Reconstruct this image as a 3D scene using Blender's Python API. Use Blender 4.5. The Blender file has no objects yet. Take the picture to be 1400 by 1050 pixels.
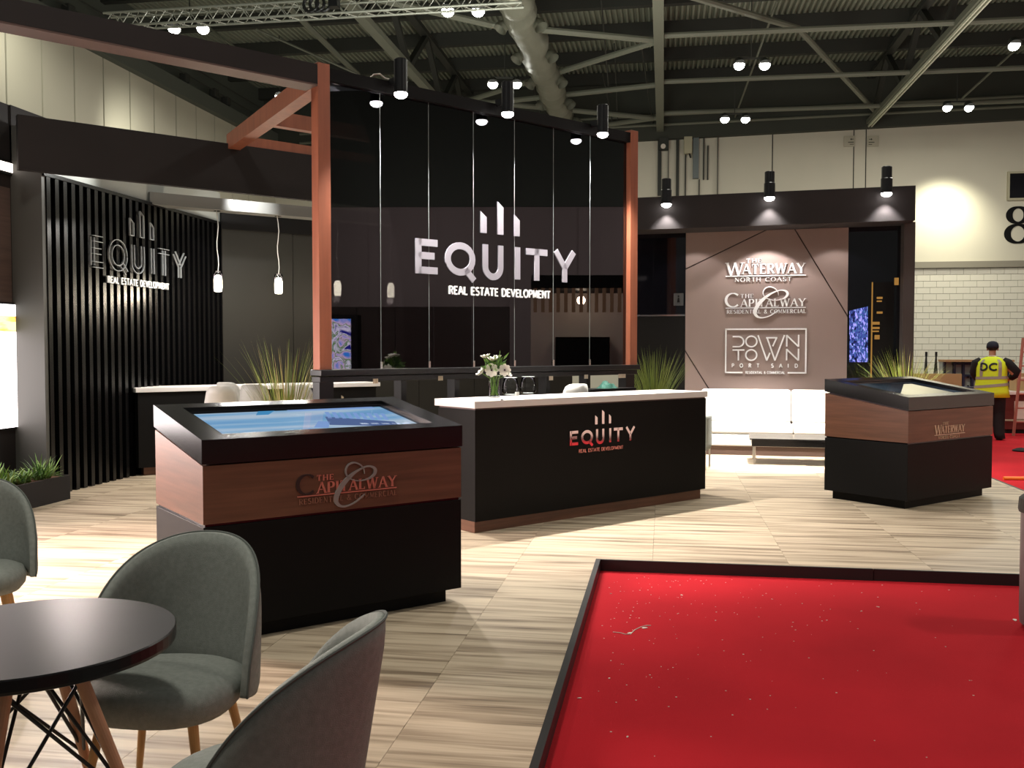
import bpy, math, random
from mathutils import Vector, Matrix
random.seed(7)
PI = math.pi
SC = bpy.context.scene
COL = SC.collection
# ------------------------------------------------------------------ camera, world, exposure
F = 1300.0; CH = 1.55
PITCH = math.atan(49 / F); YAW = math.atan(207 / F)
cam = bpy.data.cameras.new('camera'); cam.sensor_width = 36; cam.lens = 36 * F / 1400
cam.clip_start = 0.05; cam.clip_end = 200
co = bpy.data.objects.new('camera', cam); COL.objects.link(co)
co.location = (0, 0, CH); co.rotation_euler = (PI / 2 - PITCH, 0, YAW)
SC.camera = co
W = bpy.data.worlds.new('hall_ambient'); SC.world = W; W.use_nodes = True
W.node_tree.nodes['Background'].inputs[0].default_value = (0.84, 0.85, 0.80, 1)
W.node_tree.nodes['Background'].inputs[1].default_value = 0.15
SC.view_settings.view_transform = 'Standard'; SC.view_settings.look = 'None'
SC.view_settings.gamma = 1; SC.view_settings.use_curve_mapping = False
SC.view_settings.exposure = 0.0
SC.cycles.sample_clamp_indirect = 3.0
SC.cycles.max_bounces = 7; SC.cycles.transparent_max_bounces = 12

def light(kind, loc, energy, color=(1, 1, 1), target=None, size=0.1, angle=60, blend=0.4, sy=None, spread=None):
    d = bpy.data.lights.new('light', kind); d.energy = energy; d.color = color
    if kind == 'AREA':
        d.size = size
        if sy: d.shape = 'RECTANGLE'; d.size_y = sy
        if spread: d.spread = math.radians(spread)
    else:
        d.shadow_soft_size = size
    if kind == 'SPOT':
        d.spot_size = math.radians(angle); d.spot_blend = blend
    o = bpy.data.objects.new('light', d); COL.objects.link(o); o.location = loc
    if target is not None:
        o.rotation_euler = (Vector(target) - Vector(loc)).to_track_quat('-Z', 'Y').to_euler()
    return o

# large hall lighting (floodlights under the roof)
HALLC = (1.0, 0.97, 0.86)
for lx, ly in ((-8, 12), (2.5, 14), (-4.5, 24), (2.4, 27), (9.3, 30), (11.5, 27), (-10, 27), (8, 18), (9, 6), (-3, 3)):
    light('AREA', (lx, ly, 9.2), 300, HALLC, (lx, ly, 0), size=0.9)
# added upward fill lights, no visible source, to brighten the roof deck
for lx, ly, le in ((-2, 20, 250), (7, 22, 130), (-6, 13, 300)):
    light('AREA', (lx, ly, 5.2), le, (0.98, 1.0, 0.90), (lx, ly + 6, 12), size=3)
# wall wash seen as the hot spot on the end wall
light('SPOT', (9.75, 34.3, 7.3), 520, (1.0, 0.97, 0.76), (9.75, 36, 5.9), size=0.15, angle=105, blend=1.0)
for lx, ly in ((20, 6), (20, 16), (19, 27)): light('AREA', (lx, ly, 6.5), 420, (1.0, 0.93, 0.86), (27, ly, 3.5), size=1.5)  # added fill on the unseen right wall to strengthen its reflection in the glass
light('SPOT', (-13.4, 19.5, 8.9), 160, (1.0, 1.0, 0.85), (-15.2, 20.6, 8.3), size=0.1, angle=90, blend=1.0)
light('SPOT', (-13.4, 24.8, 7.0), 160, (1.0, 1.0, 0.85), (-15.3, 25.3, 7.4), size=0.1, angle=90, blend=1.0)
# stand lighting: right booth spots on the sofa and floor
for sx, sy, e in ((0.25, 13.75, 600), (1.3, 13.65, 800), (2.75, 13.55, 400)):
    light('SPOT', (sx, sy, 3.62), e, (1.0, 0.93, 0.86), (sx + 0.05, sy - 0.1, 0), size=0.05, angle=64, blend=0.6)
light('SPOT', (1.35, 12.3, 3.7), 2600, (1.0, 0.95, 0.88), (1.40, 13.6, 0.1), size=0.08, angle=50, blend=0.6)
# counter / back of the glass frame: downlights throwing the counter's shadow forward
# (the three black lamps on the glass beam are below, in their builder)
# strong wash from the left side of the stand, onto the floor and the left faces of the kiosks
light('AREA', (-6.35, 5.9, 1.9), 260, (1.0, 0.80, 0.74), (-2.6, 5.3, 0.7), size=1.2, sy=1.6, spread=120)
light('SPOT', (-4.6, 7.2, 3.7), 300, (1.0, 0.86, 0.80), (-4.45, 6.1, 0), size=0.06, angle=58, blend=0.9)
light('SPOT', (-5.0, 7.3, 2.7), 260, (1.0, 0.88, 0.82), (-2.95, 5.2, 1.12), size=0.05, angle=30, blend=0.8)  # added spot without a fixture, brightening the left face of the kiosk top
light('SPOT', (-3.6, 1.2, 3.9), 120, (1.0, 0.93, 0.82), (-1.5, 3.4, 0.3), size=0.2, angle=80, blend=0.8)

# ------------------------------------------------------------------ measuring helpers (photo point -> place in the hall)
def ray(px, py):
    x = (px - 700) / F; u = (525 - py) / F
    fwd = math.cos(PITCH) + u * math.sin(PITCH); up = -math.sin(PITCH) + u * math.cos(PITCH)
    c, s = math.cos(YAW), math.sin(YAW)
    return Vector((x * c - fwd * s, x * s + fwd * c, up))
def P(px, py, z=0.0):
    r = ray(px, py); return Vector((0, 0, CH)) + r * ((z - CH) / r.z)
def onplane(px, py, a, b):
    r = ray(px, py); nx, ny = -(b[1] - a[1]), b[0] - a[0]
    t = (nx * a[0] + ny * a[1]) / (nx * r.x + ny * r.y)
    return Vector((0, 0, CH)) + r * t

# ------------------------------------------------------------------ materials
def srgb(r, g, b):
    f = lambda v: (v / 255 / 12.92) if v / 255 <= 0.04045 else ((v / 255 + 0.055) / 1.055) ** 2.4
    return (f(r), f(g), f(b))
def mat(name, col, rough=0.5, metal=0.0, emit=None, es=0.0, spec=0.5, trans=0.0, ior=1.45, noise=None, bump=None, coat=0.0):
    m = bpy.data.materials.new(name); m.use_nodes = True
    nt = m.node_tree; b = nt.nodes['Principled BSDF']
    b.inputs['Base Color'].default_value = (*col, 1); b.inputs['Roughness'].default_value = rough
    b.inputs['Metallic'].default_value = metal; b.inputs['Specular IOR Level'].default_value = spec
    b.inputs['Transmission Weight'].default_value = trans; b.inputs['IOR'].default_value = ior
    b.inputs['Coat Weight'].default_value = coat
    if emit:
        b.inputs['Emission Color'].default_value = (*emit, 1); b.inputs['Emission Strength'].default_value = es
    tc = nt.nodes.new('ShaderNodeTexCoord')
    if noise:                      # (scale xyz, amount)
        mp = nt.nodes.new('ShaderNodeMapping'); mp.inputs['Scale'].default_value = noise[0]
        nz = nt.nodes.new('ShaderNodeTexNoise'); nz.inputs['Scale'].default_value = 1.0; nz.inputs['Detail'].default_value = 5
        mr = nt.nodes.new('ShaderNodeMapRange'); mr.inputs[1].default_value = 0.3; mr.inputs[2].default_value = 0.7
        mr.inputs[3].default_value = 1 - noise[1]; mr.inputs[4].default_value = 1 + noise[1]
        mx = nt.nodes.new('ShaderNodeVectorMath'); mx.operation = 'SCALE'; mx.inputs[0].default_value = col
        nt.links.new(tc.outputs['Object'], mp.inputs[0]); nt.links.new(mp.outputs[0], nz.inputs[0])
        nt.links.new(nz.outputs[0], mr.inputs[0]); nt.links.new(mr.outputs[0], mx.inputs['Scale'])
        nt.links.new(mx.outputs[0], b.inputs['Base Color'])
    if bump:                       # (scale, strength)
        n2 = nt.nodes.new('ShaderNodeTexNoise'); n2.inputs['Scale'].default_value = bump[0]; n2.inputs['Detail'].default_value = 4
        bp = nt.nodes.new('ShaderNodeBump'); bp.inputs['Strength'].default_value = bump[1]; bp.inputs['Distance'].default_value = 0.01
        nt.links.new(tc.outputs['Object'], n2.inputs[0]); nt.links.new(n2.outputs[0], bp.inputs['Height'])
        nt.links.new(bp.outputs[0], b.inputs['Normal'])
    return m
def emis(name, col, s):
    m = bpy.data.materials.new(name); m.use_nodes = True; nt = m.node_tree
    nt.nodes.remove(nt.nodes['Principled BSDF']); e = nt.nodes.new('ShaderNodeEmission')
    e.inputs[0].default_value = (*col, 1); e.inputs[1].default_value = s
    nt.links.new(e.outputs[0], nt.nodes['Material Output'].inputs[0]); return m

BLACK = mat('black_laminate', (0.0050, 0.0046, 0.0046), 0.55, spec=0.16, bump=(300, 0.05))
FRAMEBLK = mat('satin_black', (0.005, 0.005, 0.005), 0.20, spec=0.55)
BLACKGLOSS = mat('black_gloss', (0.010, 0.010, 0.012), 0.12)
BLACKMETAL = mat('black_metal', (0.006, 0.006, 0.007), 0.33, metal=0.0, spec=0.45)
CHARWALL = mat('charcoal_board', (0.021, 0.0175, 0.0175), 0.8, spec=0.3, noise=((1, 1, 1), 0.12))
OLIVEWALL = mat('dark_olive_board', (0.019, 0.018, 0.015), 0.6, spec=0.3)
GREYSIDE = mat('grey_painted_board', (0.07, 0.068, 0.062), 0.55)
SLAT = mat('black_slat', (0.0022, 0.0022, 0.0026), 0.26, spec=0.4)
WOODK = mat('walnut_laminate', (0.140, 0.060, 0.034), 0.42, noise=((1.5, 1.5, 26), 0.25), bump=(60, 0.04))
WOODP = mat('cherry_wood', (0.29, 0.092, 0.048), 0.45, noise=((14, 14, 1.2), 0.16))
WHITE = mat('white_solid_top', (0.85, 0.81, 0.79), 0.35)
WHITEP = mat('white_plastic', (0.86, 0.84, 0.80), 0.3)
CREAM = mat('cream_leather', (0.80, 0.74, 0.66), 0.5, bump=(40, 0.1))
CHROME = mat('chrome', (0.75, 0.74, 0.73), 0.15, metal=1.0)
MIRROR = mat('mirror_acrylic', (0.80, 0.80, 0.80), 0.06, metal=1.0)
SILVER = mat('silver_letter', (0.40, 0.385, 0.44), 0.35, metal=0.25)
WHITELET = mat('white_letter', (0.95, 0.95, 0.95), 0.4, emit=(1, 1, 1), es=0.0)
BRONZE = mat('rose_mirror_letter', (0.80, 0.44, 0.38), 0.25, metal=0.9)
STEELLET = mat('brushed_letter', (0.50, 0.47, 0.45), 0.35, metal=0.7)
TAUPE = mat('taupe_panel', srgb(142, 124, 118), 0.6, noise=((1, 1, 1), 0.05))
GROOVE = mat('groove_dark', (0.05, 0.035, 0.03), 0.8)
HALLWHITE = mat('hall_white_wall', srgb(208, 202, 184), 0.7, noise=((0.4, 0.4, 0.25), 0.05))
PANELW = mat('hall_white_panel', srgb(200, 194, 176), 0.6, noise=((0.3, 0.3, 0.3), 0.05))
SEAM = mat('panel_seam', (0.03, 0.03, 0.028), 0.9)
STEEL = mat('painted_steel', srgb(112, 114, 100), 0.6)
STEELD = mat('dark_steel', srgb(52, 53, 48), 0.7)
DECK = mat('corrugated_deck', srgb(142, 146, 130), 0.5, metal=0.1)
TRUSSM = mat('aluminium_truss', srgb(170, 172, 160), 0.4, metal=0.4)
FOIL = mat('foil_duct', srgb(122, 122, 108), 0.45, metal=0.35, bump=(6, 0.8))
RED = mat('red_carpet', (0.46, 0.012, 0.020), 0.95, spec=0.15, noise=((1.2, 1.2, 1.2), 0.10), bump=(180, 0.25))
TRIM = mat('black_edge_trim', (0.012, 0.011, 0.011), 0.5)
LAMP = emis('lamp_face', (1, 0.97, 0.93), 22)
FLOOD = emis('flood_lens', (1.0, 1.0, 0.94), 30)
BULB = emis('bulb_glow', (1.0, 0.88, 0.66), 26)
FABRIC = mat('grey_green_fabric', srgb(134, 138, 132), 0.95, spec=0.2, noise=((60, 60, 60), 0.10), bump=(420, 0.35))
PIPING = mat('fabric_piping', srgb(96, 100, 96), 0.9, spec=0.2)
OAK = mat('oak_leg', (0.50, 0.27, 0.095), 0.45, noise=((30, 30, 3), 0.12))
BEECH = mat('beech_leg', (0.52, 0.27, 0.155), 0.45, noise=((30, 30, 3), 0.10))
TABLETOP = mat('black_tabletop', (0.009, 0.008, 0.009), 0.30, spec=0.25)
WIRE = mat('black_wire', (0.01, 0.01, 0.01), 0.4)
GRASSM = [mat('grass_green', (0.19, 0.25, 0.045), 0.55), mat('grass_dark', (0.09, 0.14, 0.035), 0.55), mat('grass_straw', (0.36, 0.30, 0.13), 0.6)]
GRASSL = [mat('grass_bright', (0.40, 0.50, 0.06), 0.55), mat('grass_mid', (0.22, 0.30, 0.06), 0.55), mat('grass_straw_light', (0.42, 0.34, 0.12), 0.6)]
FERNM = [mat('leaf_green', (0.13, 0.26, 0.04), 0.5), mat('leaf_light', (0.26, 0.38, 0.10), 0.5), mat('leaf_deep', (0.06, 0.13, 0.03), 0.5)]
SOIL = mat('bark_soil', (0.12, 0.055, 0.03), 0.95, noise=((30, 30, 30), 0.5), bump=(60, 0.8))
PETAL = mat('white_petal', (0.88, 0.86, 0.74), 0.5)
FCENTRE = mat('dark_flower_centre', (0.03, 0.01, 0.015), 0.7)
CLEAR = None
TAPE = mat('masking_tape', (0.72, 0.58, 0.45), 0.7)
HIVIS = mat('hi_vis_yellow', (0.72, 0.85, 0.02), 0.7, emit=(0.7, 0.85, 0.0), es=0.0)
REFL = mat('reflective_band', (0.36, 0.30, 0.24), 0.5)
NAVY = mat('navy_cloth', (0.012, 0.014, 0.028), 0.8)
DARKCLOTH = mat('black_cloth', (0.012, 0.011, 0.012), 0.85)
SKIN = mat('skin', (0.48, 0.22, 0.14), 0.6)
MDF = mat('fibreboard', (0.42, 0.27, 0.13), 0.8)
MAROON = mat('maroon_board', (0.13, 0.02, 0.015), 0.5)
PAPER = mat('paper', (0.75, 0.68, 0.60), 0.8)
ORANGE = mat('orange_plastic', (0.9, 0.22, 0.01), 0.5)
COPPER = mat('red_ladder', (0.45, 0.17, 0.13), 0.5)
BINGREY = mat('grey_bin', (0.20, 0.17, 0.17), 0.5, noise=((4, 4, 2), 0.15))
GOLD = emis('gold_reflection_glow', (1.0, 0.50, 0.12), 0.35)  # glow painting the mirrored gold sign

def floor_material():
    m = bpy.data.materials.new('striped_wood_floor'); m.use_nodes = True; nt = m.node_tree; L = nt.links
    b = nt.nodes['Principled BSDF']; b.inputs['Roughness'].default_value = 0.42; b.inputs['Specular IOR Level'].default_value = 0.35
    tc = nt.nodes.new('ShaderNodeTexCoord'); oi = nt.nodes.new('ShaderNodeObjectInfo')
    ad = nt.nodes.new('ShaderNodeVectorMath'); ad.operation = 'ADD'
    sc = nt.nodes.new('ShaderNodeVectorMath'); sc.operation = 'SCALE'; sc.inputs[0].default_value = (37, 19, 5)
    L.new(oi.outputs['Random'], sc.inputs['Scale']); L.new(tc.outputs['Object'], ad.inputs[0]); L.new(sc.outputs[0], ad.inputs[1])
    mp = nt.nodes.new('ShaderNodeMapping'); mp.inputs['Scale'].default_value = (0.8, 14, 1); L.new(ad.outputs[0], mp.inputs[0])
    n1 = nt.nodes.new('ShaderNodeTexNoise'); n1.inputs['Scale'].default_value = 1; n1.inputs['Detail'].default_value = 3; n1.inputs['Distortion'].default_value = 0.5
    L.new(mp.outputs[0], n1.inputs[0])
    mp2 = nt.nodes.new('ShaderNodeMapping'); mp2.inputs['Scale'].default_value = (2.5, 70, 1); L.new(ad.outputs[0], mp2.inputs[0])
    n2 = nt.nodes.new('ShaderNodeTexNoise'); n2.inputs['Scale'].default_value = 1; n2.inputs['Detail'].default_value = 2; L.new(mp2.outputs[0], n2.inputs[0])
    mx = nt.nodes.new('ShaderNodeMath'); mx.operation = 'MULTIPLY_ADD'; mx.inputs[1].default_value = 0.28; L.new(n2.outputs[0], mx.inputs[0]); L.new(n1.outputs[0], mx.inputs[2])
    cr = nt.nodes.new('ShaderNodeValToRGB'); e = cr.color_ramp.elements
    e[0].position = 0.44; e[0].color = (0.20, 0.148, 0.100, 1); e[1].position = 0.78; e[1].color = (0.58, 0.475, 0.345, 1)
    x = e.new(0.56); x.color = (0.36, 0.28, 0.195, 1); x = e.new(0.66); x.color = (0.485, 0.39, 0.28, 1)
    L.new(mx.outputs[0], cr.inputs[0]); L.new(cr.outputs[0], b.inputs['Base Color'])
    return m
FLOORM = floor_material()

def dark_glass(name, trans, refl_ior):
    m = bpy.data.materials.new(name); m.use_nodes = True; nt = m.node_tree; nt.nodes.remove(nt.nodes['Principled BSDF'])
    t = nt.nodes.new('ShaderNodeBsdfTransparent'); t.inputs[0].default_value = (*trans, 1)
    g = nt.nodes.new('ShaderNodeBsdfGlossy'); g.inputs['Roughness'].default_value = 0.0; g.inputs[0].default_value = (0.95, 0.93, 1.0, 1)
    fr = nt.nodes.new('ShaderNodeFresnel'); fr.inputs[0].default_value = refl_ior
    mx = nt.nodes.new('ShaderNodeMixShader'); nt.links.new(fr.outputs[0], mx.inputs[0]); nt.links.new(t.outputs[0], mx.inputs[1]); nt.links.new(g.outputs[0], mx.inputs[2])
    nt.links.new(mx.outputs[0], nt.nodes['Material Output'].inputs[0]); return m
CLEAR = dark_glass('clear_glass', (0.93, 0.95, 0.95), 1.28)
GRIM = mat('glass_rim', (0.8, 0.82, 0.84), 0.2, spec=0.8)
GLASSD = dark_glass('tinted_glass', (0.19, 0.19, 0.195), 1.8)

def screen_mat(name, stops, strength, scale, dist=0.0):
    m = bpy.data.materials.new(name); m.use_nodes = True; nt = m.node_tree; nt.nodes.remove(nt.nodes['Principled BSDF'])
    tc = nt.nodes.new('ShaderNodeTexCoord'); mp = nt.nodes.new('ShaderNodeMapping'); mp.inputs['Scale'].default_value = scale
    n = nt.nodes.new('ShaderNodeTexNoise'); n.inputs['Scale'].default_value = 1; n.inputs['Detail'].default_value = 6; n.inputs['Distortion'].default_value = dist
    cr = nt.nodes.new('ShaderNodeValToRGB'); e = cr.color_ramp.elements
    e[0].position = stops[0][0]; e[0].color = (*stops[0][1], 1); e[1].position = stops[-1][0]; e[1].color = (*stops[-1][1], 1)
    for p, c in stops[1:-1]:
        q = e.new(p); q.color = (*c, 1)
    em = nt.nodes.new('ShaderNodeEmission'); em.inputs[1].default_value = strength
    nt.links.new(tc.outputs['Object'], mp.inputs[0]); nt.links.new(mp.outputs[0], n.inputs[0]); nt.links.new(n.outputs[0], cr.inputs[0])
    nt.links.new(cr.outputs[0], em.inputs[0]); 
    gl = nt.nodes.new('ShaderNodeBsdfGlossy'); gl.inputs['Roughness'].default_value = 0.03
    fr = nt.nodes.new('ShaderNodeFresnel'); fr.inputs[0].default_value = 1.3
    mx = nt.nodes.new('ShaderNodeMixShader'); nt.links.new(fr.outputs[0], mx.inputs[0]); nt.links.new(em.outputs[0], mx.inputs[1]); nt.links.new(gl.outputs[0], mx.inputs[2])
    nt.links.new(mx.outputs[0], nt.nodes['Material Output'].inputs[0]); return m
SKY = screen_mat('screen_sky', [(0.3, srgb(110, 160, 225)), (0.5, srgb(140, 195, 240)), (0.62, srgb(205, 228, 250))], 0.85, (0.5, 5, 1), 0.3)
DARKSCR = screen_mat('screen_dark', [(0.3, (0.008, 0.012, 0.02)), (0.55, (0.03, 0.045, 0.06)), (0.7, (0.10, 0.13, 0.16))], 1.0, (1.5, 2, 1), 0.5)  # grey mottling in the glow paints a reflection on the dark screen
PURPLE = screen_mat('reflected_screen_purple', [(0.38, (0.005, 0.006, 0.02)), (0.47, (0.05, 0.06, 0.32)), (0.54, (0.02, 0.10, 0.16)), (0.60, (0.35, 0.30, 0.95))], 1.5, (34, 34, 13), 1.0)  # purple pattern painted as the mirrored neighbouring screen
LEDPIC = screen_mat('screen_colour_picture', [(0.35, (0.02, 0.02, 0.25)), (0.45, (0.9, 0.8, 1.0)), (0.5, (0.10, 0.25, 0.05)), (0.55, (0.8, 0.55, 0.8)), (0.65, (0.05, 0.25, 0.8))], 5.0, (3, 3, 3), 1.0)

# ------------------------------------------------------------------ mesh helpers
class MB:
    def __init__(s): s.v = []; s.f = []
    def add(s, vs, fs):
        n = len(s.v); s.v += [tuple(v) for v in vs]; s.f += [tuple(i + n for i in f) for f in fs]; return s
    def box(s, x0, x1, y0, y1, z0, z1):
        return s.add([(x0, y0, z0), (x1, y0, z0), (x1, y1, z0), (x0, y1, z0), (x0, y0, z1), (x1, y0, z1), (x1, y1, z1), (x0, y1, z1)],
                     [(0, 3, 2, 1), (4, 5, 6, 7), (0, 1, 5, 4), (1, 2, 6, 5), (2, 3, 7, 6), (3, 0, 4, 7)])
    def hexa(s, vs):  # 8 points: bottom ring then top ring
        return s.add(vs, [(0, 3, 2, 1), (4, 5, 6, 7), (0, 1, 5, 4), (1, 2, 6, 5), (2, 3, 7, 6), (3, 0, 4, 7)])
    def bar(s, a, b, w, h, up=(0, 0, 1)):
        a = Vector(a); b = Vector(b); d = (b - a).normalized(); u = Vector(up)
        sx = d.cross(u)
        if sx.length < 1e-4: sx = d.cross(Vector((0, 1, 0)))
        sx.normalize(); uz = sx.cross(d).normalized()
        sx *= w / 2; uz *= h / 2
        return s.hexa([a - sx - uz, a + sx - uz, b + sx - uz, b - sx - uz, a - sx + uz, a + sx + uz, b + sx + uz, b - sx + uz])
    def tube(s, pts, r, n=8, cap=True):
        pts = [Vector(p) for p in pts]; rs = r if isinstance(r, (list, tuple)) else [r] * len(pts)
        rings = []; prev = None
        for i, p in enumerate(pts):
            d = (pts[min(i + 1, len(pts) - 1)] - pts[max(i - 1, 0)]).normalized()
            if prev is None:
                a = d.cross(Vector((0, 0, 1)))
                if a.length < 1e-3: a = Vector((1, 0, 0))
            else:
                a = prev - d * prev.dot(d)
            a.normalize(); prev = a; b = d.cross(a)
            rings.append([p + (a * math.cos(2 * PI * k / n) + b * math.sin(2 * PI * k / n)) * rs[i] for k in range(n)])
        vs = [v for r_ in rings for v in r_]; fs = []
        for i in range(len(pts) - 1):
            for k in range(n):
                fs.append((i * n + k, i * n + (k + 1) % n, (i + 1) * n + (k + 1) % n, (i + 1) * n + k))
        if cap: fs += [tuple(range(n))[::-1], tuple((len(pts) - 1) * n + k for k in range(n))]
        return s.add(vs, fs)
    def lathe(s, prof, n=20, c=(0, 0), sx=1, sy=1):
        vs = []; fs = []
        for r, z in prof:
            for k in range(n):
                a = 2 * PI * k / n; vs.append((c[0] + r * sx * math.cos(a), c[1] + r * sy * math.sin(a), z))
        for i in range(len(prof) - 1):
            for k in range(n):
                fs.append((i * n + k, i * n + (k + 1) % n, (i + 1) * n + (k + 1) % n, (i + 1) * n + k))
        if prof[0][0] > 1e-4: fs.append(tuple(range(n))[::-1])
        if prof[-1][0] > 1e-4: fs.append(tuple((len(prof) - 1) * n + k for k in range(n)))
        return s.add(vs, fs)
    def prism(s, poly, fn, d0, d1):  # poly 2d; fn(u,v,d)->xyz
        n = len(poly)
        vs = [fn(u, v, d0) for u, v in poly] + [fn(u, v, d1) for u, v in poly]
        fs = [tuple(range(n)), tuple(range(2 * n - 1, n - 1, -1))] + [(i, i + n, (i + 1) % n + n, (i + 1) % n) for i in range(n)]
        return s.add(vs, fs)
    def blob(s, c, r, n=10, m=7):
        c = Vector(c); prof = [(r[0] * math.sin(PI * i / m), -r[2] * math.cos(PI * i / m)) for i in range(m + 1)]
        vs = []; fs = []
        for q, z in prof:
            for k in range(n):
                a = 2 * PI * k / n; vs.append((c.x + q * math.cos(a), c.y + q * math.sin(a) * r[1] / r[0], c.z + z))
        for i in range(m):
            for k in range(n):
                fs.append((i * n + k, i * n + (k + 1) % n, (i + 1) * n + (k + 1) % n, (i + 1) * n + k))
        return s.add(vs, fs)
    def build(s, name, m, parent=None, loc=None, rz=None, smooth=False, bevel=0):
        me = bpy.data.meshes.new(name); me.from_pydata(s.v, [], s.f); me.update()
        ms = m if isinstance(m, (list, tuple)) else [m]
        for q in ms: me.materials.append(q)
        if smooth:
            for p in me.polygons: p.use_smooth = True
        o = bpy.data.objects.new(name, me); COL.objects.link(o)
        if parent: o.parent = parent
        if loc is not None: o.location = loc
        if rz is not None: o.rotation_euler = (0, 0, rz)
        if bevel:
            bm = o.modifiers.new('bevel', 'BEVEL'); bm.width = bevel; bm.segments = 2; bm.limit_method = 'ANGLE'
        return o
def recalc(o):
    import bmesh
    bm = bmesh.new(); bm.from_mesh(o.data); bmesh.ops.recalc_face_normals(bm, faces=bm.faces); bm.to_mesh(o.data); bm.free()
def smooth_angle(o, deg=40):
    md = o.modifiers.new('edges', 'EDGE_SPLIT'); md.split_angle = math.radians(deg)
def tag(o, label=None, cat=None, group=None, kind=None):
    if label: o['label'] = label
    if cat: o['category'] = cat
    if group: o['group'] = group
    if kind: o['kind'] = kind
    return o
def thing(name, label, cat, loc=(0, 0, 0), rz=0.0, group=None):
    o = bpy.data.objects.new(name, None); COL.objects.link(o); o.empty_display_size = 0.1
    o.location = loc; o.rotation_euler = (0, 0, rz); return tag(o, label, cat, group)
KIDS = {}
def copy_tree(o, parent=None):
    c = o.copy(); COL.objects.link(c)
    if parent: c.parent = parent
    for ch in list(o.children): copy_tree(ch, c)
    return c

# ------------------------------------------------------------------ lettering (stroke letters as solid ribbons)
def arc(cx, cy, rx, ry, a0, a1, n=10):
    return [(cx + rx * math.cos(math.radians(a0 + (a1 - a0) * i / n)), cy + ry * math.sin(math.radians(a0 + (a1 - a0) * i / n))) for i in range(n + 1)]
GL = {
 'A': (0.78, [[(0, 0), (0.39, 1)], [(0.39, 1), (0.78, 0)], [(0.14, 0.34), (0.64, 0.34)]]),
 'C': (0.74, [arc(0.42, 0.5, 0.40, 0.48, 45, 315, 18)]),
 'D': (0.74, [[(0.06, 0), (0.06, 1)], [(0.06, 0.98), (0.3, 0.98)] , arc(0.3, 0.5, 0.40, 0.48, 90, -90, 14), [(0.06, 0.02), (0.3, 0.02)]]),
 'E': (0.58, [[(0.06, 0), (0.06, 1)], [(0.06, 0.96), (0.56, 0.96)], [(0.06, 0.52), (0.48, 0.52)], [(0.06, 0.04), (0.56, 0.04)]]),
 'H': (0.74, [[(0.06, 0), (0.06, 1)], [(0.68, 0), (0.68, 1)], [(0.06, 0.52), (0.68, 0.52)]]),
 'I': (0.14, [[(0.07, 0), (0.07, 1)]]),
 'L': (0.54, [[(0.06, 0), (0.06, 1)], [(0.06, 0.04), (0.54, 0.04)]]),
 'M': (0.86, [[(0.06, 0), (0.06, 1)], [(0.06, 1), (0.43, 0.1)], [(0.43, 0.1), (0.80, 1)], [(0.80, 0), (0.80, 1)]]),
 'N': (0.74, [[(0.06, 0), (0.06, 1)], [(0.06, 1), (0.68, 0)], [(0.68, 0), (0.68, 1)]]),
 'O': (0.84, [arc(0.42, 0.5, 0.39, 0.48, 0, 360, 24)]),
 'P': (0.60, [[(0.06, 0), (0.06, 1)], [(0.06, 0.97), (0.32, 0.97)], arc(0.32, 0.72, 0.24, 0.25, 90, -90, 10), [(0.06, 0.47), (0.32, 0.47)]]),
 'Q': (0.86, [arc(0.42, 0.5, 0.39, 0.48, 0, 360, 24), [(0.58, 0.20), (0.86, -0.12)]]),
 'R': (0.64, [[(0.06, 0), (0.06, 1)], [(0.06, 0.97), (0.32, 0.97)], arc(0.32, 0.74, 0.23, 0.23, 90, -90, 10), [(0.06, 0.51), (0.32, 0.51)], [(0.30, 0.51), (0.62, 0)]]),
 'S': (0.60, [arc(0.30, 0.74, 0.23, 0.23, 40, 180, 8) + arc(0.30, 0.74, 0.23, 0.23, 200, 270, 4) + arc(0.30, 0.27, 0.25, 0.25, 80, -150, 12)]),
 'T': (0.66, [[(0.33, 0), (0.33, 1)], [(0, 0.96), (0.66, 0.96)]]),
 'U': (0.72, [[(0.07, 1), (0.07, 0.34)] , [(0.07, 0.36)] + arc(0.36, 0.33, 0.29, 0.30, 180, 360, 14) + [(0.65, 0.36)], [(0.65, 0.34), (0.65, 1)]]),
 'V': (0.74, [[(0, 1), (0.37, 0)], [(0.37, 0), (0.74, 1)]]),
 'W': (1.04, [[(0, 1), (0.28, 0)], [(0.28, 0), (0.52, 1)], [(0.52, 1), (0.78, 0)], [(0.78, 0), (1.04, 1)]]),
 'Y': (0.72, [[(0, 1), (0.36, 0.46)], [(0.72, 1), (0.36, 0.46)], [(0.36, 0.48), (0.36, 0)]]),
 '&': (0.78, [[(0.76, 0.0), (0.24, 0.70)] , arc(0.38, 0.80, 0.17, 0.18, 215, -40, 10), [(0.51, 0.68), (0.16, 0.42)], arc(0.33, 0.24, 0.25, 0.24, 130, 330, 10), [(0.55, 0.13), (0.76, 0.45)]]),
}
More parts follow.
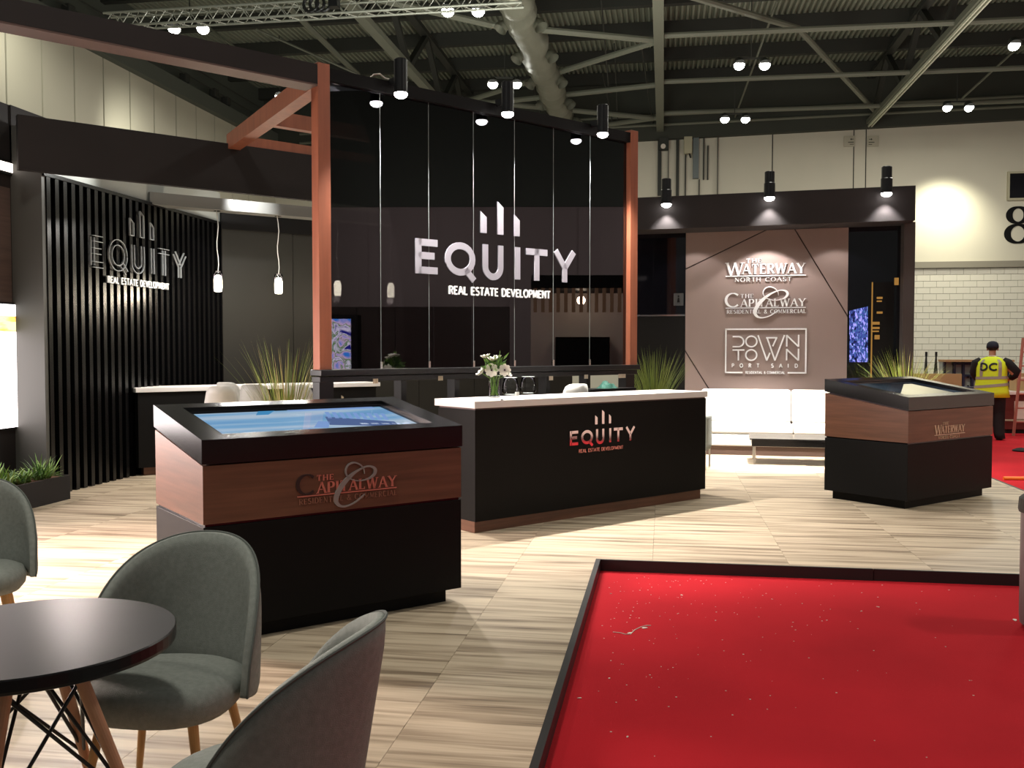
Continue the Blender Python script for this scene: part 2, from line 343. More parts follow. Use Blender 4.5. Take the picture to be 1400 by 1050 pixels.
def ribbon(mb, pts, ws, fn, d):
    """solid ribbon along 2d points with widths ws, front at depth d"""
    n = len(pts)
    if n < 2: return
    closed = n > 3 and math.hypot(pts[0][0] - pts[-1][0], pts[0][1] - pts[-1][1]) < 1e-6
    l = []; r = []
    for i in range(n):
        a = pts[max(i - 1, 0)]; b = pts[min(i + 1, n - 1)]
        if closed and i in (0, n - 1): a = pts[n - 2]; b = pts[1]
        dx, dy = b[0] - a[0], b[1] - a[1]; q = math.hypot(dx, dy) or 1; nx, ny = -dy / q, dx / q
        w = ws[i] / 2; l.append((pts[i][0] + nx * w, pts[i][1] + ny * w)); r.append((pts[i][0] - nx * w, pts[i][1] - ny * w))
    vs = [fn(*p, d) for p in l] + [fn(*p, d) for p in r] + [fn(*p, 0) for p in l] + [fn(*p, 0) for p in r]
    fs = []
    for i in range(n - 1):
        fs += [(i, i + 1, n + i + 1, n + i), (2 * n + i, 3 * n + i, 3 * n + i + 1, 2 * n + i + 1), (i, 2 * n + i, 2 * n + i + 1, i + 1), (n + i, n + i + 1, 3 * n + i + 1, 3 * n + i)]
    fs += [(0, n, 3 * n, 2 * n), (n - 1, 3 * n - 1, 4 * n - 1, 2 * n - 1)]
    mb.add(vs, fs)
def glyph(mb, ch, x, y, h, xs, fn, d, w=0.15, serif=False):
    wd, strokes = GL[ch]
    for st in strokes:
        pts = [(x + px * h * xs, y + py * h) for px, py in st]
        if serif:
            ws = []
            for i in range(len(st)):
                a = st[max(i - 1, 0)]; b = st[min(i + 1, len(st) - 1)]
                dx, dy = b[0] - a[0], b[1] - a[1]; q = math.hypot(dx, dy) or 1
                v = abs(dy) / q
                if dx * dy > 0.02 * q and len(st) == 2: v *= 0.25
                ws.append(h * (0.07 + (w + 0.02 - 0.07) * v ** 1.5))
            if ch in 'NM' and len(st) == 2 and abs(st[0][0] - st[1][0]) < 0.01: ws = [h * 0.07] * 2
        else:
            ws = [h * w] * len(st)
        ribbon(mb, pts, ws, fn, d)
        if serif and len(st) == 2:
            (ax, ay), (bx, by) = st
            if abs(ay - by) > 0.3:
                for (qx, qy) in st:
                    if qy in (0, 1) and not (ch in 'AVWMN' and (qx, qy) in ((0.39, 1), (0.37, 0), (0.28, 0), (0.78, 0), (0.43, 0.1), (0.52, 1)) and ch != 'A' or (ch == 'A' and qy == 1)):
                        s = 0.14; yy = qy + (0.025 if qy == 0 else -0.025)
                        ribbon(mb, [(x + (qx - s) * h * xs, y + yy * h), (x + (qx + s) * h * xs, y + yy * h)], [h * 0.05] * 2, fn, d)
            elif abs(ay - by) < 0.01 and ch in 'ELT' and ay > 0.9 or (ch in 'EL' and ay < 0.1):
                ends = [bx] if ch != 'T' else [ax, bx]
                for qx in ends:
                    dy = -0.2 if ay > 0.5 else 0.2
                    ribbon(mb, [(x + (qx - 0.02 * (1 if qx > 0.3 else -1)) * h * xs, y + ay * h), (x + (qx - 0.02 * (1 if qx > 0.3 else -1)) * h * xs, y + (ay + dy) * h)], [h * 0.05] * 2, fn, d)
def text_line(mb, text, x0, x1, y, h, fn, d=0.01, w=0.15, serif=False, gap=0.22, each=None):
    tot = 0
    for c in text: tot += (0.35 if c == ' ' else GL[c][0]) + gap
    tot -= gap
    xs = (x1 - x0) / (tot * h); x = x0
    for c in text:
        if c == ' ': x += (0.35 + gap) * h * xs; continue
        if each: mb = MB()
        glyph(mb, c, x, y, h, xs, fn, d, w, serif)
        if each: mb.build('letter', each[1], each[0])
        x += (GL[c][0] + gap) * h * xs

def logo_equity(parent, fn, m, sub_m, s0, s1, z0, zh, d=0.012, parts=True, sub=(0.19, 0.82), w=0.20, outline=False):
    """six letters, each a part; s0..s1 along, z0 baseline, zh letter height"""
    Wd = s1 - s0
    U = lambda t: s0 + t * Wd
    span = {'E': (0.0, 0.122), 'Q': (0.160, 0.350), 'U': (0.379, 0.526), 'I': (0.589, 0.632), 'T': (0.668, 0.809), 'Y': (0.852, 1.0)}
    for ch, (a, b) in span.items():
        mb = MB(); gw = GL[ch][0]; hw = w / 2
        if outline:
            # clear letter with a bright edge: a thin rim following both sides of each stroke
            for st in GL[ch][1]:
                pts = [(U(a) + (px / gw if ch != 'I' else 0.5) * (b - a) * Wd * (0.86 if ch != 'I' else 1) + (0.07 if ch != 'I' else 0) * (b - a) * Wd, z0 + py * zh) for px, py in st]
                n = len(pts); 
                for sgn in (-1, 1):
                    off = []
                    for i in range(n):
                        p0 = pts[max(i - 1, 0)]; p1 = pts[min(i + 1, n - 1)]; dx, dy = p1[0] - p0[0], p1[1] - p0[1]; q = math.hypot(dx, dy) or 1
                        off.append((pts[i][0] - dy / q * sgn * zh * hw, pts[i][1] + dx / q * sgn * zh * hw))
                    ribbon(mb, off, [zh * 0.022] * n, fn, d)
        else:
            for st in GL[ch][1]:
                if ch == 'I': pts = [(U((a + b) / 2), z0 + py * zh) for px, py in st]
                elif ch == 'E': pts = [(U(a) + hw * zh + (px - 0.06) / 0.5 * ((b - a) * Wd - hw * zh), z0 + min(max(py, 0), 1) * zh + (-hw * zh + 0.04 * zh if py == 0.96 else hw * zh - 0.04 * zh if py == 0.04 else 0)) for px, py in st]
                elif ch == 'T': pts = [(U(a) + px / 0.66 * (b - a) * Wd, z0 + (py if py != 0.96 else 1 - hw) * zh) for px, py in st]
                else:
                    k = hw * zh
                    pts = [(U(a) + k + (px / gw) * ((b - a) * Wd - 2 * k * (0.9 if ch != 'Y' else 0.6)), z0 + (hw * 0.9 + py * (1 - hw * 1.8) if ch in 'QO' and py > -0.1 and len(st) > 2 else py) * zh) for px, py in st]
                ribbon(mb, pts, [w * zh] * len(pts), fn, d)
        o = mb.build('letter', m, parent)
        if not parts: pass
    for (a, b, t1) in ((0.375, 0.413, 1.99), (0.481, 0.518, 2.34), (0.589, 0.623, 2.00)):
        mb = MB(); bp = [(U(a), z0 + 1.34 * zh), (U(b), z0 + 1.34 * zh), (U(b), z0 + (t1 - 0.17) * zh), (U(a), z0 + t1 * zh)]
        if outline:
            for i in range(4): ribbon(mb, [bp[i], bp[(i + 1) % 4]], [zh * 0.022] * 2, fn, d)
        else: mb.prism(bp, fn, d, 0)
        o = mb.build('bar', m, parent); recalc(o)
    mb = MB(); text_line(mb, 'REAL ESTATE DEVELOPMENT', U(sub[0]), U(sub[1]), z0 - 0.55 * zh, 0.235 * zh, fn, d, 0.19)
    tag(mb.build('small_lettering', sub_m, parent), kind='stuff')

SWASH = [(810, 300, 5), (803, 255, 9), (770, 215, 13), (712, 195, 14), (655, 218, 14), (630, 270, 14), (642, 320, 13), (680, 350, 10), (760, 366, 8), (850, 345, 14), (903, 305, 26), (915, 262, 30), (885, 232, 20), (825, 232, 12), (740, 272, 18), (660, 335, 34), (590, 415, 44), (548, 490, 46), (535, 550, 40), (565, 595, 26), (625, 606, 14), (705, 576, 12), (765, 532, 14), (812, 490, 8)]
def catmull(p, k=4):
    out = []
    for i in range(len(p) - 1):
        a = p[max(i - 1, 0)]; b = p[i]; c = p[i + 1]; d = p[min(i + 2, len(p) - 1)]
        for j in range(k):
            t = j / k
            out.append(tuple(0.5 * ((2 * b[q]) + (-a[q] + c[q]) * t + (2 * a[q] - 5 * b[q] + 4 * c[q] - d[q]) * t * t + (-a[q] + 3 * b[q] - 3 * c[q] + d[q]) * t ** 3) for q in range(len(b))))
    out.append(tuple(p[-1])); return out
def logo_capital(parent, fn, m, ms, s0, z0, Wd, d=0.01, big=None, small=None):
    U = lambda u: s0 + u * Wd
    V = lambda v: z0 + v * Wd
    mb = MB(); glyph(mb, 'C', U(0.0), V(0.012), 0.182 * Wd, 1.22, fn, d, 0.17, True)
    mb.build('letter', big or m, parent)
    mb = MB(); text_line(None, 'THE', U(0.19), U(0.35), V(0.128), 0.052 * Wd, fn, d, 0.2, True, 0.34, each=(parent, m))
    text_line(None, 'APITALWAY', U(0.195), U(0.99), V(0.014), 0.100 * Wd, fn, d, 0.19, True, 0.26, each=(parent, m))
    ribbon(mb, [(U(0.0), V(0)), (U(1.0), V(0))], [0.010 * Wd] * 2, fn, d)
    mb.build('underline', m, parent)
    mb = MB(); text_line(mb, 'RESIDENTIAL & COMMERCIAL', U(0.02), U(1.0), V(-0.072), 0.050 * Wd, fn, d, 0.17, True, 0.28)
    tag(mb.build('small_lettering', small or m, parent), kind='stuff')
    mb = MB(); pts = catmull(SWASH)
    q = [(U((x - 185) / 945), V(-((y + 0.09 * (x - 185) - 515) / 945) * 0.93)) for x, y, w in pts]
    ribbon(mb, q, [max(w, 4) / 945 * Wd for x, y, w in pts], fn, d * 1.6)
    mb.build('swash_letter', ms, parent)
def logo_waterway(parent, fn, m, s0, z0, Wd, d=0.01):
    U = lambda u: s0 + u * Wd
    V = lambda v: z0 + v * Wd
    mb = MB(); text_line(None, 'THE', U(0.26), U(0.45), V(0.158), 0.052 * Wd, fn, d, 0.2, True, 0.34, each=(parent, m))
    glyph(mb, 'W', U(0.02), V(0.0), 0.162 * Wd, 1.15, fn, d, 0.17, True); mb.build('letter', m, parent); mb = MB()
    text_line(None, 'ATERWAY', U(0.215), U(0.98), V(0.012), 0.130 * Wd, fn, d, 0.18, True, 0.2, each=(parent, m))
    ribbon(mb, [(U(0), V(-0.012)), (U(1), V(-0.012))], [0.012 * Wd] * 2, fn, d)
    mb.build('underline', m, parent)
    mb = MB(); text_line(mb, 'NORTH COAST', U(0.12), U(0.82), V(-0.085), 0.052 * Wd, fn, d, 0.17, True, 0.3)
    tag(mb.build('small_lettering', m, parent), kind='stuff')
def logo_downtown(parent, fn, m, s0, z0, Wd, d=0.012):
    X = lambda x: s0 + (x - 245) / 860 * Wd
    Y = lambda y: z0 + (630 - y) / 860 * Wd
    def line(mb, pts, w=16): ribbon(mb, [(X(a), Y(b)) for a, b in pts], [w / 860 * Wd] * len(pts), fn, d)
    for a, b in (((435, 622), (245, 622)), ((253, 630), (253, 140)), ((245, 148), (1105, 148)), ((1097, 140), (1097, 630)), ((1105, 622), (910, 622))):
        mb = MB(); line(mb, [a, b]); mb.build('frame_line', m, parent)
    mb = MB(); fa = lambda cx, cy, r, a0, a1: [(cx + r * math.cos(math.radians(t)), cy + r * math.sin(math.radians(t))) for t in [a0 + (a1 - a0) * i / 24 for i in range(25)]]
    line(mb, [(325, 229), (388, 229)]); line(mb, fa(388, 284, 55, -90, 90)); line(mb, [(388, 339), (325, 339)]); mb.build('letter', m, parent)
    for cy in (282, 430): mb = MB(); line(mb, fa(525, cy, 58, 0, 360)); mb.build('letter', m, parent)
    mb = MB(); line(mb, [(325, 375), (452, 375)]); line(mb, [(388, 375), (388, 490)]); mb.build('letter', m, parent); mb = MB()
    line(mb, [(595, 215), (690, 490)]); line(mb, [(688, 490), (722, 405)]); line(mb, [(690, 240), (776, 490)]); line(mb, [(680, 242), (798, 242)]); line(mb, [(792, 240), (750, 335)]); line(mb, [(774, 490), (873, 213)])
    mb.build('letter', m, parent)
    for o in (0, 150):
        mb = MB(); line(mb, [(897, 338 + o), (897, 213 + o)]); line(mb, [(895, 215 + o), (1020, 338 + o)]); line(mb, [(1020, 340 + o), (1020, 210 + o)]); mb.build('letter', m, parent)
    mb = MB()
    for c, x in zip('PORTSAID', (320, 405, 500, 585, 738, 822, 912, 985)): glyph(mb, c, X(x), Y(565), 40 / 860 * Wd, 0.95, fn, d, 0.24)
    text_line(mb, 'RESIDENTIAL & COMMERCIAL', X(466), X(880), Y(634), 26 / 860 * Wd, fn, d, 0.2)
    tag(mb.build('small_lettering', m, parent), kind='stuff')
# ================================================================== THE SETTING
def struct(name, mb, m, parent=None, **k):
    o = mb.build(name, m, parent, **k)
    if parent is None: o['kind'] = 'structure'
    return o
ZC = -0.08                       # hall carpet level; the stand's platform top is z = 0
# red carpet kept to the visible part, grey concrete beyond, shaped to limit red bounce
fl = struct('floor', MB().box(-26, 27, -8, 37, ZC - 0.06, ZC - 0.012), mat('concrete_floor', (0.22, 0.21, 0.19), 0.7, noise=((0.6, 0.6, 0.6), 0.15)))
MB().box(-1.5, 12.0, 0.5, 23.0, ZC - 0.012, ZC).build('carpet', RED, fl)
# platform of the stand: tiles of striped laminate laid on it, each a piece
PX0, PX1, PY0, PY1 = -6.8, 3.88, 0.2, 18.5
NX, NY = -0.469, 6.936            # the notch that leaves the red carpet bare
base = MB(); base.box(PX0, NX - 0.01, PY0, NY, ZC, -0.012); base.box(PX0, PX1 - 0.01, NY + 0.01, PY1, ZC, -0.012)
plat = struct('floor', base, TRIM)
TS = 0.97; g = 0.001
for i in range(-6, 6):
    x0 = -1.04 + TS * i; x1 = x0 + TS
    for j in range(-3, 8):
        y0 = NY + 2 * TS * j; y1 = y0 + 2 * TS
        a, b, c, e = max(x0, PX0), min(x1, PX1), max(y0, PY0), min(y1, PY1)
        if b - a < 0.02 or e - c < 0.02: continue
        if c < NY - 0.01 and a >= NX - 0.01: continue
        if c < NY - 0.01 and b > NX: b = NX
        MB().box(a + g, b - g, c + g, e - g, -0.012, 0.0).build('floor_tile', FLOORM, plat)
# black edging of the platform
def edging(name, mb): o = mb.build(name, TRIM); o['kind'] = 'structure'; return o
mb = MB(); mb.box(NX - 0.012, NX + 0.022, PY0, NY + 0.012, ZC, 0.004); edging('trim_1', mb)
mb = MB(); mb.box(NX + 0.022, 1.46, NY - 0.012, NY + 0.012, ZC, 0.003); edging('trim_2', mb)
mb = MB(); mb.box(1.465, PX1, NY - 0.010, NY + 0.012, ZC, 0.002); edging('trim_3', mb)
mb = MB(); mb.box(PX1 - 0.012, PX1 + 0.012, NY, PY1, ZC, 0.003); edging('trim_4', mb)

# hall end wall
YB = 36.0
wb = struct('wall_back', MB().box(-20, 26, YB, YB + 0.4, ZC, 9.9), HALLWHITE)
MB().box(-20, 26, YB - 0.16, YB, 4.40, 4.62).build('moulding', mat('dado_rail', srgb(140, 134, 120), 0.6), wb)
BLOCK = mat('painted_block', srgb(222, 217, 202), 0.75, noise=((0.5, 0.5, 0.5), 0.05)); MORT = mat('block_joint', srgb(120, 116, 102), 0.9)
MB().box(7.0, 15.0, YB - 0.02, YB, ZC, 4.40).build('mortar', MORT, wb)
blk = None
for r in range(20):
    zz = 4.385 - 0.2235 * (r + 1)
    for c in range(15):
        xx = 8.25 + 0.45 * c + (0.225 if r % 2 else 0)
        if blk is None:
            blk = MB().box(0.005, 0.445, -0.015, 0.0, 0.007, 0.2165).build('block', BLOCK, wb, loc=(xx, YB - 0.02, zz))
        else:
            o = blk.copy(); COL.objects.link(o); o.location = (xx, YB - 0.02 - random.random() * 0.004, zz)
for k, (xx, w, z0, z1) in enumerate(((3.86, 0.035, 4.6, 9.5), (7.12, 0.03, 4.6, 9.5), (6.7, 0.03, 4.6, 9.5))):
    MB().box(xx, xx + w, YB - 0.012, YB, z0, z1).build('wall_joint', SEAM, wb)
# pipes, ducts and boxes on the end wall
def wallbox(name, x0, y0, x1, y1, m, depth=0.2, off=0.0):
    a = onplane(x0, y1, (0, YB), (1, YB)); b = onplane(x1, y0, (0, YB), (1, YB))
    return MB().box(a.x, b.x, YB - depth - off, YB - off - 0.001, a.z, b.z).build(name, m)
STG = mat('grey_trunking', srgb(104, 112, 112), 0.5); BOXW = mat('cream_box', srgb(178, 172, 146), 0.6)
o = wallbox('cable_trunking', 947, 172, 955.5, 245, STG); tag(o, 'grey vertical cable trunking high on the hall end wall', 'trunking')
for x0, y0, x1, y1, n, lab in ((899, 185, 904.5, 268, 'steel_column', 'dark narrow steel column on the end wall, just right of the orange post'),
        (924, 190, 928.5, 268, 'steel_column', 'dark pipe-like column on the end wall, left of the cream speaker box'),
        (936, 212, 938, 268, 'wall_pipe', 'thin grey pipe running down from the cream speaker box'),
        (961, 190, 963, 246, 'wall_pipe', 'left one of two short thin pipes right of the grey trunking'),
        (966.5, 200, 968.5, 246, 'wall_pipe', 'right one of two short thin pipes right of the grey trunking'),
        (913, 200, 914.2, 258, 'wall_pipe', 'thinnest pipe on the end wall, above the leftmost fascia spotlight'),
        (955, 246, 956.5, 268, 'wall_pipe', 'short thin pipe directly below the grey trunking'),
        (980.3, 188, 981.8, 268, 'wall_pipe', 'long thin pipe on the end wall right of the pair of short pipes')):
    tag(wallbox(n, x0, y0, x1, y1, STEELD, 0.15), lab, 'pipe' if n == 'wall_pipe' else 'column')
t = thing('wall_speaker', 'cream loudspeaker box high on the end wall beside the grey trunking', 'speaker', P(941, 200, 8.6)); t.location = onplane(940, 212, (0, YB), (1, YB)); t.location.y = YB - 0.2
MB().box(-0.14, 0.16, -0.12, 0.14, 0.0, 0.62).build('housing', BOXW, t, bevel=0.02); MB().tube([(0.06, -0.05, 0), (0.10, -0.15, -0.16)], 0.03).build('nozzle', STEELD, t)
t = thing('junction_box', 'dark equipment box with a round dial at the top of the end wall column', 'box', (0, 0, 0)); q = onplane(903, 207, (0, YB), (1, YB)); t.location = (q.x, YB - 0.3, q.z)
MB().box(-0.05, 0.30, -0.1, 0.25, 0, 0.42).build('housing', STEELD, t); MB().tube([(0.1, -0.1, 0.1), (0.1, -0.14, 0.1)], 0.09, 14).build('dial', PAPER, t)
# framed opening and the big figure 8
t = thing('wall_window', 'small dark internal window with a white frame above the figure 8', 'window', (0, 0, 0)); q = onplane(1379, 271.5, (0, YB), (1, YB)); t.location = (q.x, YB, q.z)
MB().box(0.0, 1.3, -0.05, -0.001, 0, 0.86).build('pane', BLACKGLOSS, t)
fm = MB(); fm.box(-0.07, 1.37, -0.10, -0.001, -0.07, 0.0); fm.box(-0.07, 1.37, -0.10, -0.001, 0.86, 0.93); fm.box(-0.07, 0, -0.10, -0.001, 0, 0.86); fm.box(1.3, 1.37, -0.10, -0.001, 0, 0.86); fm.build('frame', BOXW, t)
mb = MB(); q = onplane(1391, 332, (0, YB), (1, YB)); f8 = lambda u, v, d: (u, YB - d, v)
for cy, rx, ry in ((0.32, 0.34, 0.31), (0.97, 0.29, 0.27)):
    pts = arc(q.x, q.z + cy, rx, ry, 0, 360, 36); ws = [0.07 + 0.15 * abs(math.cos(2 * PI * i / 36)) ** 1.5 for i in range(37)]
    ribbon(mb, pts, ws, f8, 0.03)
tag(mb.build('hall_number', BLACK), 'large black serif figure 8 painted on the end wall at the right edge', 'number')
for x0, lab in ((1153.5, 'left one of two small pale signs below the roof girder, arrow pointing left'), (1185.5, 'right one of two small pale signs below the roof girder, arrow pointing right')):
    t = thing('wall_sign', lab, 'sign', (0, 0, 0)); q = onplane(x0, 201, (0, YB), (1, YB)); t.location = (q.x, YB - 0.02, q.z)
    MB().box(0, 0.38, -0.03, 0, 0, 0.38).build('board', mat('sign_board', srgb(186, 180, 160), 0.7), t)
    mb = MB(); s = 1 if x0 > 1160 else -1; cx = 0.10 if s > 0 else 0.28
    mb.box(cx - 0.05, cx + 0.05, -0.034, -0.03, 0.25, 0.27); mb.prism([(cx + s * 0.02, 0.30), (cx + s * 0.07, 0.26), (cx + s * 0.02, 0.22)], lambda u, v, d: (u, -d, v), 0.03, 0.034)
    mb.box(0.04 if s > 0 else 0.14, 0.24 if s > 0 else 0.34, -0.034, -0.03, 0.14, 0.165); mb.box(0.04 if s > 0 else 0.20, 0.16 if s > 0 else 0.34, -0.034, -0.03, 0.07, 0.09); mb.build('print', STEELD, t)

# left hall wall made of tall white panels
XL = -15.25
wl = struct('wall_left', MB().box(XL - 0.5, XL - 0.04, 6, 37, ZC, 9.6), SEAM)
for k in range(17):
    y0 = 15.1 + 1.313 * k
    MB().box(XL - 0.04, XL + 0.03, y0 + 0.028, y0 + 1.285, ZC, 9.5).build('wall_panel', PANELW, wl)
MB().box(XL - 0.3, XL + 0.28, 8, 36, 9.5, 9.95).build('ledge', mat('gallery_ledge', srgb(92, 96, 88), 0.7), wl)
MB().box(XL - 0.4, XL - 0.3, 8, 36, 9.95, 13).build('upper_wall', mat('upper_wall', srgb(84, 88, 80), 0.9), wl)
hr = MB()
for z in (10.25, 10.6): hr.tube([(XL + 0.2, 10, z), (XL + 0.2, 36, z)], 0.02, 6)
hr.build('handrail', STEELD, wl)
for k, (yy, zz) in enumerate(((21.3, 10.0), (22.6, 10.05), (23.2, 10.0), (24.6, 10.0), (25.0, 10.3), (26.3, 10.0), (28.6, 10.0), (30.6, 10.05), (31.5, 10.0))):
    t = thing('gallery_lamp', '', 'lamp', (XL + 0.15, yy, max(zz, 9.96)), group='small dark lamps along the ledge above the white panels')
    t['label'] = 'dark lamp head on the ledge above the white panels, ' + ('nearest of all', 'second nearest of nine', 'third nearest of nine', 'fourth nearest of nine', 'middle one, mounted highest', 'fourth from the far end', 'third from the far end', 'last but one', 'furthest of all')[k]
    MB().box(-0.12, 0.12, -0.14, 0.14, 0.0, 0.28).build('head', STEELD, t, bevel=0.03); MB().tube([(0, 0.0, 0.0), (0.14, 0, 0.0)], 0.03).build('bracket', STEELD, t)

wr = struct('wall_right', MB().box(27, 27.4, -2, 37, ZC, 7.2), mat('brown_hall_wall', (0.33, 0.265, 0.255), 0.8))
for k in range(14): MB().box(26.97, 27, -2 + 2.8 * k + 0.03, 0.77 + 2.8 * k, ZC, 7.15).build('wall_panel', bpy.data.materials['brown_hall_wall'], wr)
MB().box(26.9, 27.4, -2, 37, 7.2, 11.8).build('upper_wall', bpy.data.materials['upper_wall'], wr)
# roof: corrugated deck, purlins, girders and cross tubes
ZR = 11.6
mb = MB(); pitch = 0.165; prof = []
x = -22.0
while x < 24:
    prof += [(x, ZR + 0.09), (x + 0.02, ZR), (x + 0.085, ZR), (x + 0.105, ZR + 0.09)]; x += pitch
for a, b in zip(prof, prof[1:]):
    mb.add([(a[0], 6, a[1]), (b[0], 6, b[1]), (b[0], 37, b[1]), (a[0], 37, a[1])], [(0, 1, 2, 3)])
ce = struct('ceiling', mb, DECK)
for yy in [9 + 2.62 * k for k in range(11)]:
    MB().box(-16, 24, yy, yy + 0.22, ZR - 0.42, ZR - 0.01).build('purlin', STEELD, ce)
for xg in (-7.28, -0.17, 7.20):
    gd = MB().box(xg - 0.13, xg + 0.13, 8, YB - 0.2, 9.5, 9.66).build('roof_girder', STEEL, ce)
    MB().box(xg - 0.12, xg + 0.12, 8, YB - 0.2, ZR - 0.5, ZR - 0.36).build('top_chord', STEELD, gd)
    k = 0; y = 10.0
    while y < 34:
        MB().bar((xg, y, 9.62), (xg, y + 2.1, ZR - 0.45), 0.16, 0.16).build('web_member', STEELD, gd)
        MB().bar((xg, y + 4.2, 9.62), (xg, y + 2.1, ZR - 0.45), 0.16, 0.16).build('web_member', STEELD, gd); y += 4.2
    if xg > 5:
        for o_ in (-0.05, 0.05): MB().box(xg + o_ - 0.02, xg + o_ + 0.02, 8, YB - 0.3, 9.40, 9.47).build('rail', mat('pale_rail', srgb(210, 212, 190), 0.5), gd)
for yy in (25.2, 29.5, 33.4):
    MB().tube([(-0.17, yy, 9.62), (7.2, yy + 0.15, 9.62)], 0.075, 8).build('cross_tube', STEEL, ce)
    MB().tube([(7.2, yy + 0.15, 9.62), (18, yy + 0.3, 9.62)], 0.075, 8).build('cross_tube', STEEL, ce)
for a, b in (((-4.3, 23.7, 9.62), (-0.17, 25.6, 9.62)), ((-0.17, 25.6, 9.62), (-6.9, 31.2, 9.62)), ((-0.17, 29.8, 9.62), (-7.2, 31.5, 9.62)), ((-7.28, 30.2, 9.62), (-0.17, 34.2, 9.62)), ((-0.17, 34.0, 9.62), (-7.2, 37.0, 9.62)),
             ((-7.28, 20.9, 9.62), (-4.3, 23.7, 9.62)), ((-7.28, 21.2, 9.62), (-0.4, 19.6, 9.62)), ((-0.17, 21.8, 9.62), (3.6, 27.3, 10.3)), ((3.6, 27.3, 10.3), (7.1, 34.5, 9.7))):
    MB().tube([a, b], 0.085, 8).build('cross_tube', STEEL, ce)
# dark steel edge over the end wall
q0 = onplane(700, 205, (0, YB - 0.3), (1, YB - 0.3)); q1 = onplane(1500, 156, (0, YB - 0.3), (1, YB - 0.3))
mb = MB(); mb.hexa([(q0.x - 14, YB - 0.3, q0.z - 0.2), (q1.x + 8, YB - 0.3, q1.z + 0.15), (q1.x + 8, YB + 0.3, q1.z + 0.15), (q0.x - 14, YB + 0.3, q0.z - 0.2), (q0.x - 14, YB - 0.3, 11.5), (q1.x + 8, YB - 0.3, 11.5), (q1.x + 8, YB + 0.3, 11.5), (q0.x - 14, YB + 0.3, 11.5)])
mb.build('roof_edge', mat('roof_edge_grey', srgb(62, 64, 56), 0.8), ce)
for z in (9.75, 10.1): MB().tube([(-14, YB - 0.5, z - 0.25), (20, YB - 0.5, z + 0.25)], 0.05, 6).build('edge_pipe', STEEL, ce)
for x, y0, x2, y2 in ((712, 30, 745, 190), (824, 100, 840, 180), (840, 60, 845, 180), (876, 55, 893, 175), (822, 0, 832, 120)):
    a = P(x, y0, 10.6); b = P(x2, y2, 9.7); MB().tube([a, b], 0.022, 5).build('drop_rod', STEELD, ce)
for a, b in (((1063, 0), (1005, 160)), ((1395, 62), (1315, 135)), ((350, 40), (490, 102)), ((270, 25), (325, 68))):
    MB().tube([P(*a, 11.0), P(*b, 9.9)], 0.035, 5).build('drop_rod', STEEL, ce)
MB().tube([P(395, 10, 11.0), P(490, 103, 10.2)], 0.09, 6).build('pipe', STEEL, ce)

# box truss hung under the roof, top left
tr = thing('lighting_truss', 'silver lattice box truss hanging under the roof at the upper left', 'truss', (-12.6, 20.15, 8.85))
TL = 9.6; tw = 0.30
for cy, cz in ((0, 0), (tw, 0), (0, tw), (tw, tw)): MB().tube([(0, cy, cz), (TL, cy, cz)], 0.028, 8).build('chord', TRUSSM, tr)
n = 22
for k in range(n):
    x0 = TL * k / n; x1 = TL * (k + 1) / n; xm = (x0 + x1) / 2
    m_ = MB()
    for cy in (0, tw): m_.tube([(x0, cy, 0), (xm, cy, tw), (x1, cy, 0)], 0.013, 5)
    m_.tube([(x0, 0, 0), (xm, tw, 0), (x1, 0, 0)], 0.013, 5); m_.tube([(x0, 0, tw), (xm, tw, tw), (x1, 0, tw)], 0.013, 5)
    m_.build('lacing', TRUSSM, tr)
t = thing('chain_hoist', 'black coiled cable bundle and hoist on the silver truss', 'hoist', P(425, 6, 8.9))
mb = MB()
for k in range(3): mb.tube([(0.16 * math.cos(a * PI / 8) + 0.14 * k, 0, 0.16 * math.sin(a * PI / 8)) for a in range(17)], 0.035, 6)
mb.build('cable_coil', WIRE, t); MB().box(0.42, 0.62, -0.1, 0.1, -0.1, 0.2).build('motor', BLACKMETAL, t)

# foil air duct with nozzles
dt = thing('air_duct', 'crumpled silver foil air duct hanging below the roof', 'duct', (-3.45, 20.9, 9.55))
pts = [(random.uniform(-0.05, 0.05), 0.28 * k, random.uniform(-0.04, 0.04)) for k in range(44)]
MB().tube(pts, [0.40 + random.uniform(-0.035, 0.035) for _ in pts], 16).build('sleeve', FOIL, dt, smooth=True)
for k in range(5):
    for s in (-1, 1):
        y = 2.2 + 2.5 * k; MB().tube([(s * 0.32, y, -0.12), (s * 0.44, y - 0.08, -0.2), (s * 0.50, y - 0.12, -0.30)], [0.11, 0.15, 0.17], 12, cap=False).build('nozzle', FOIL, dt, smooth=True)

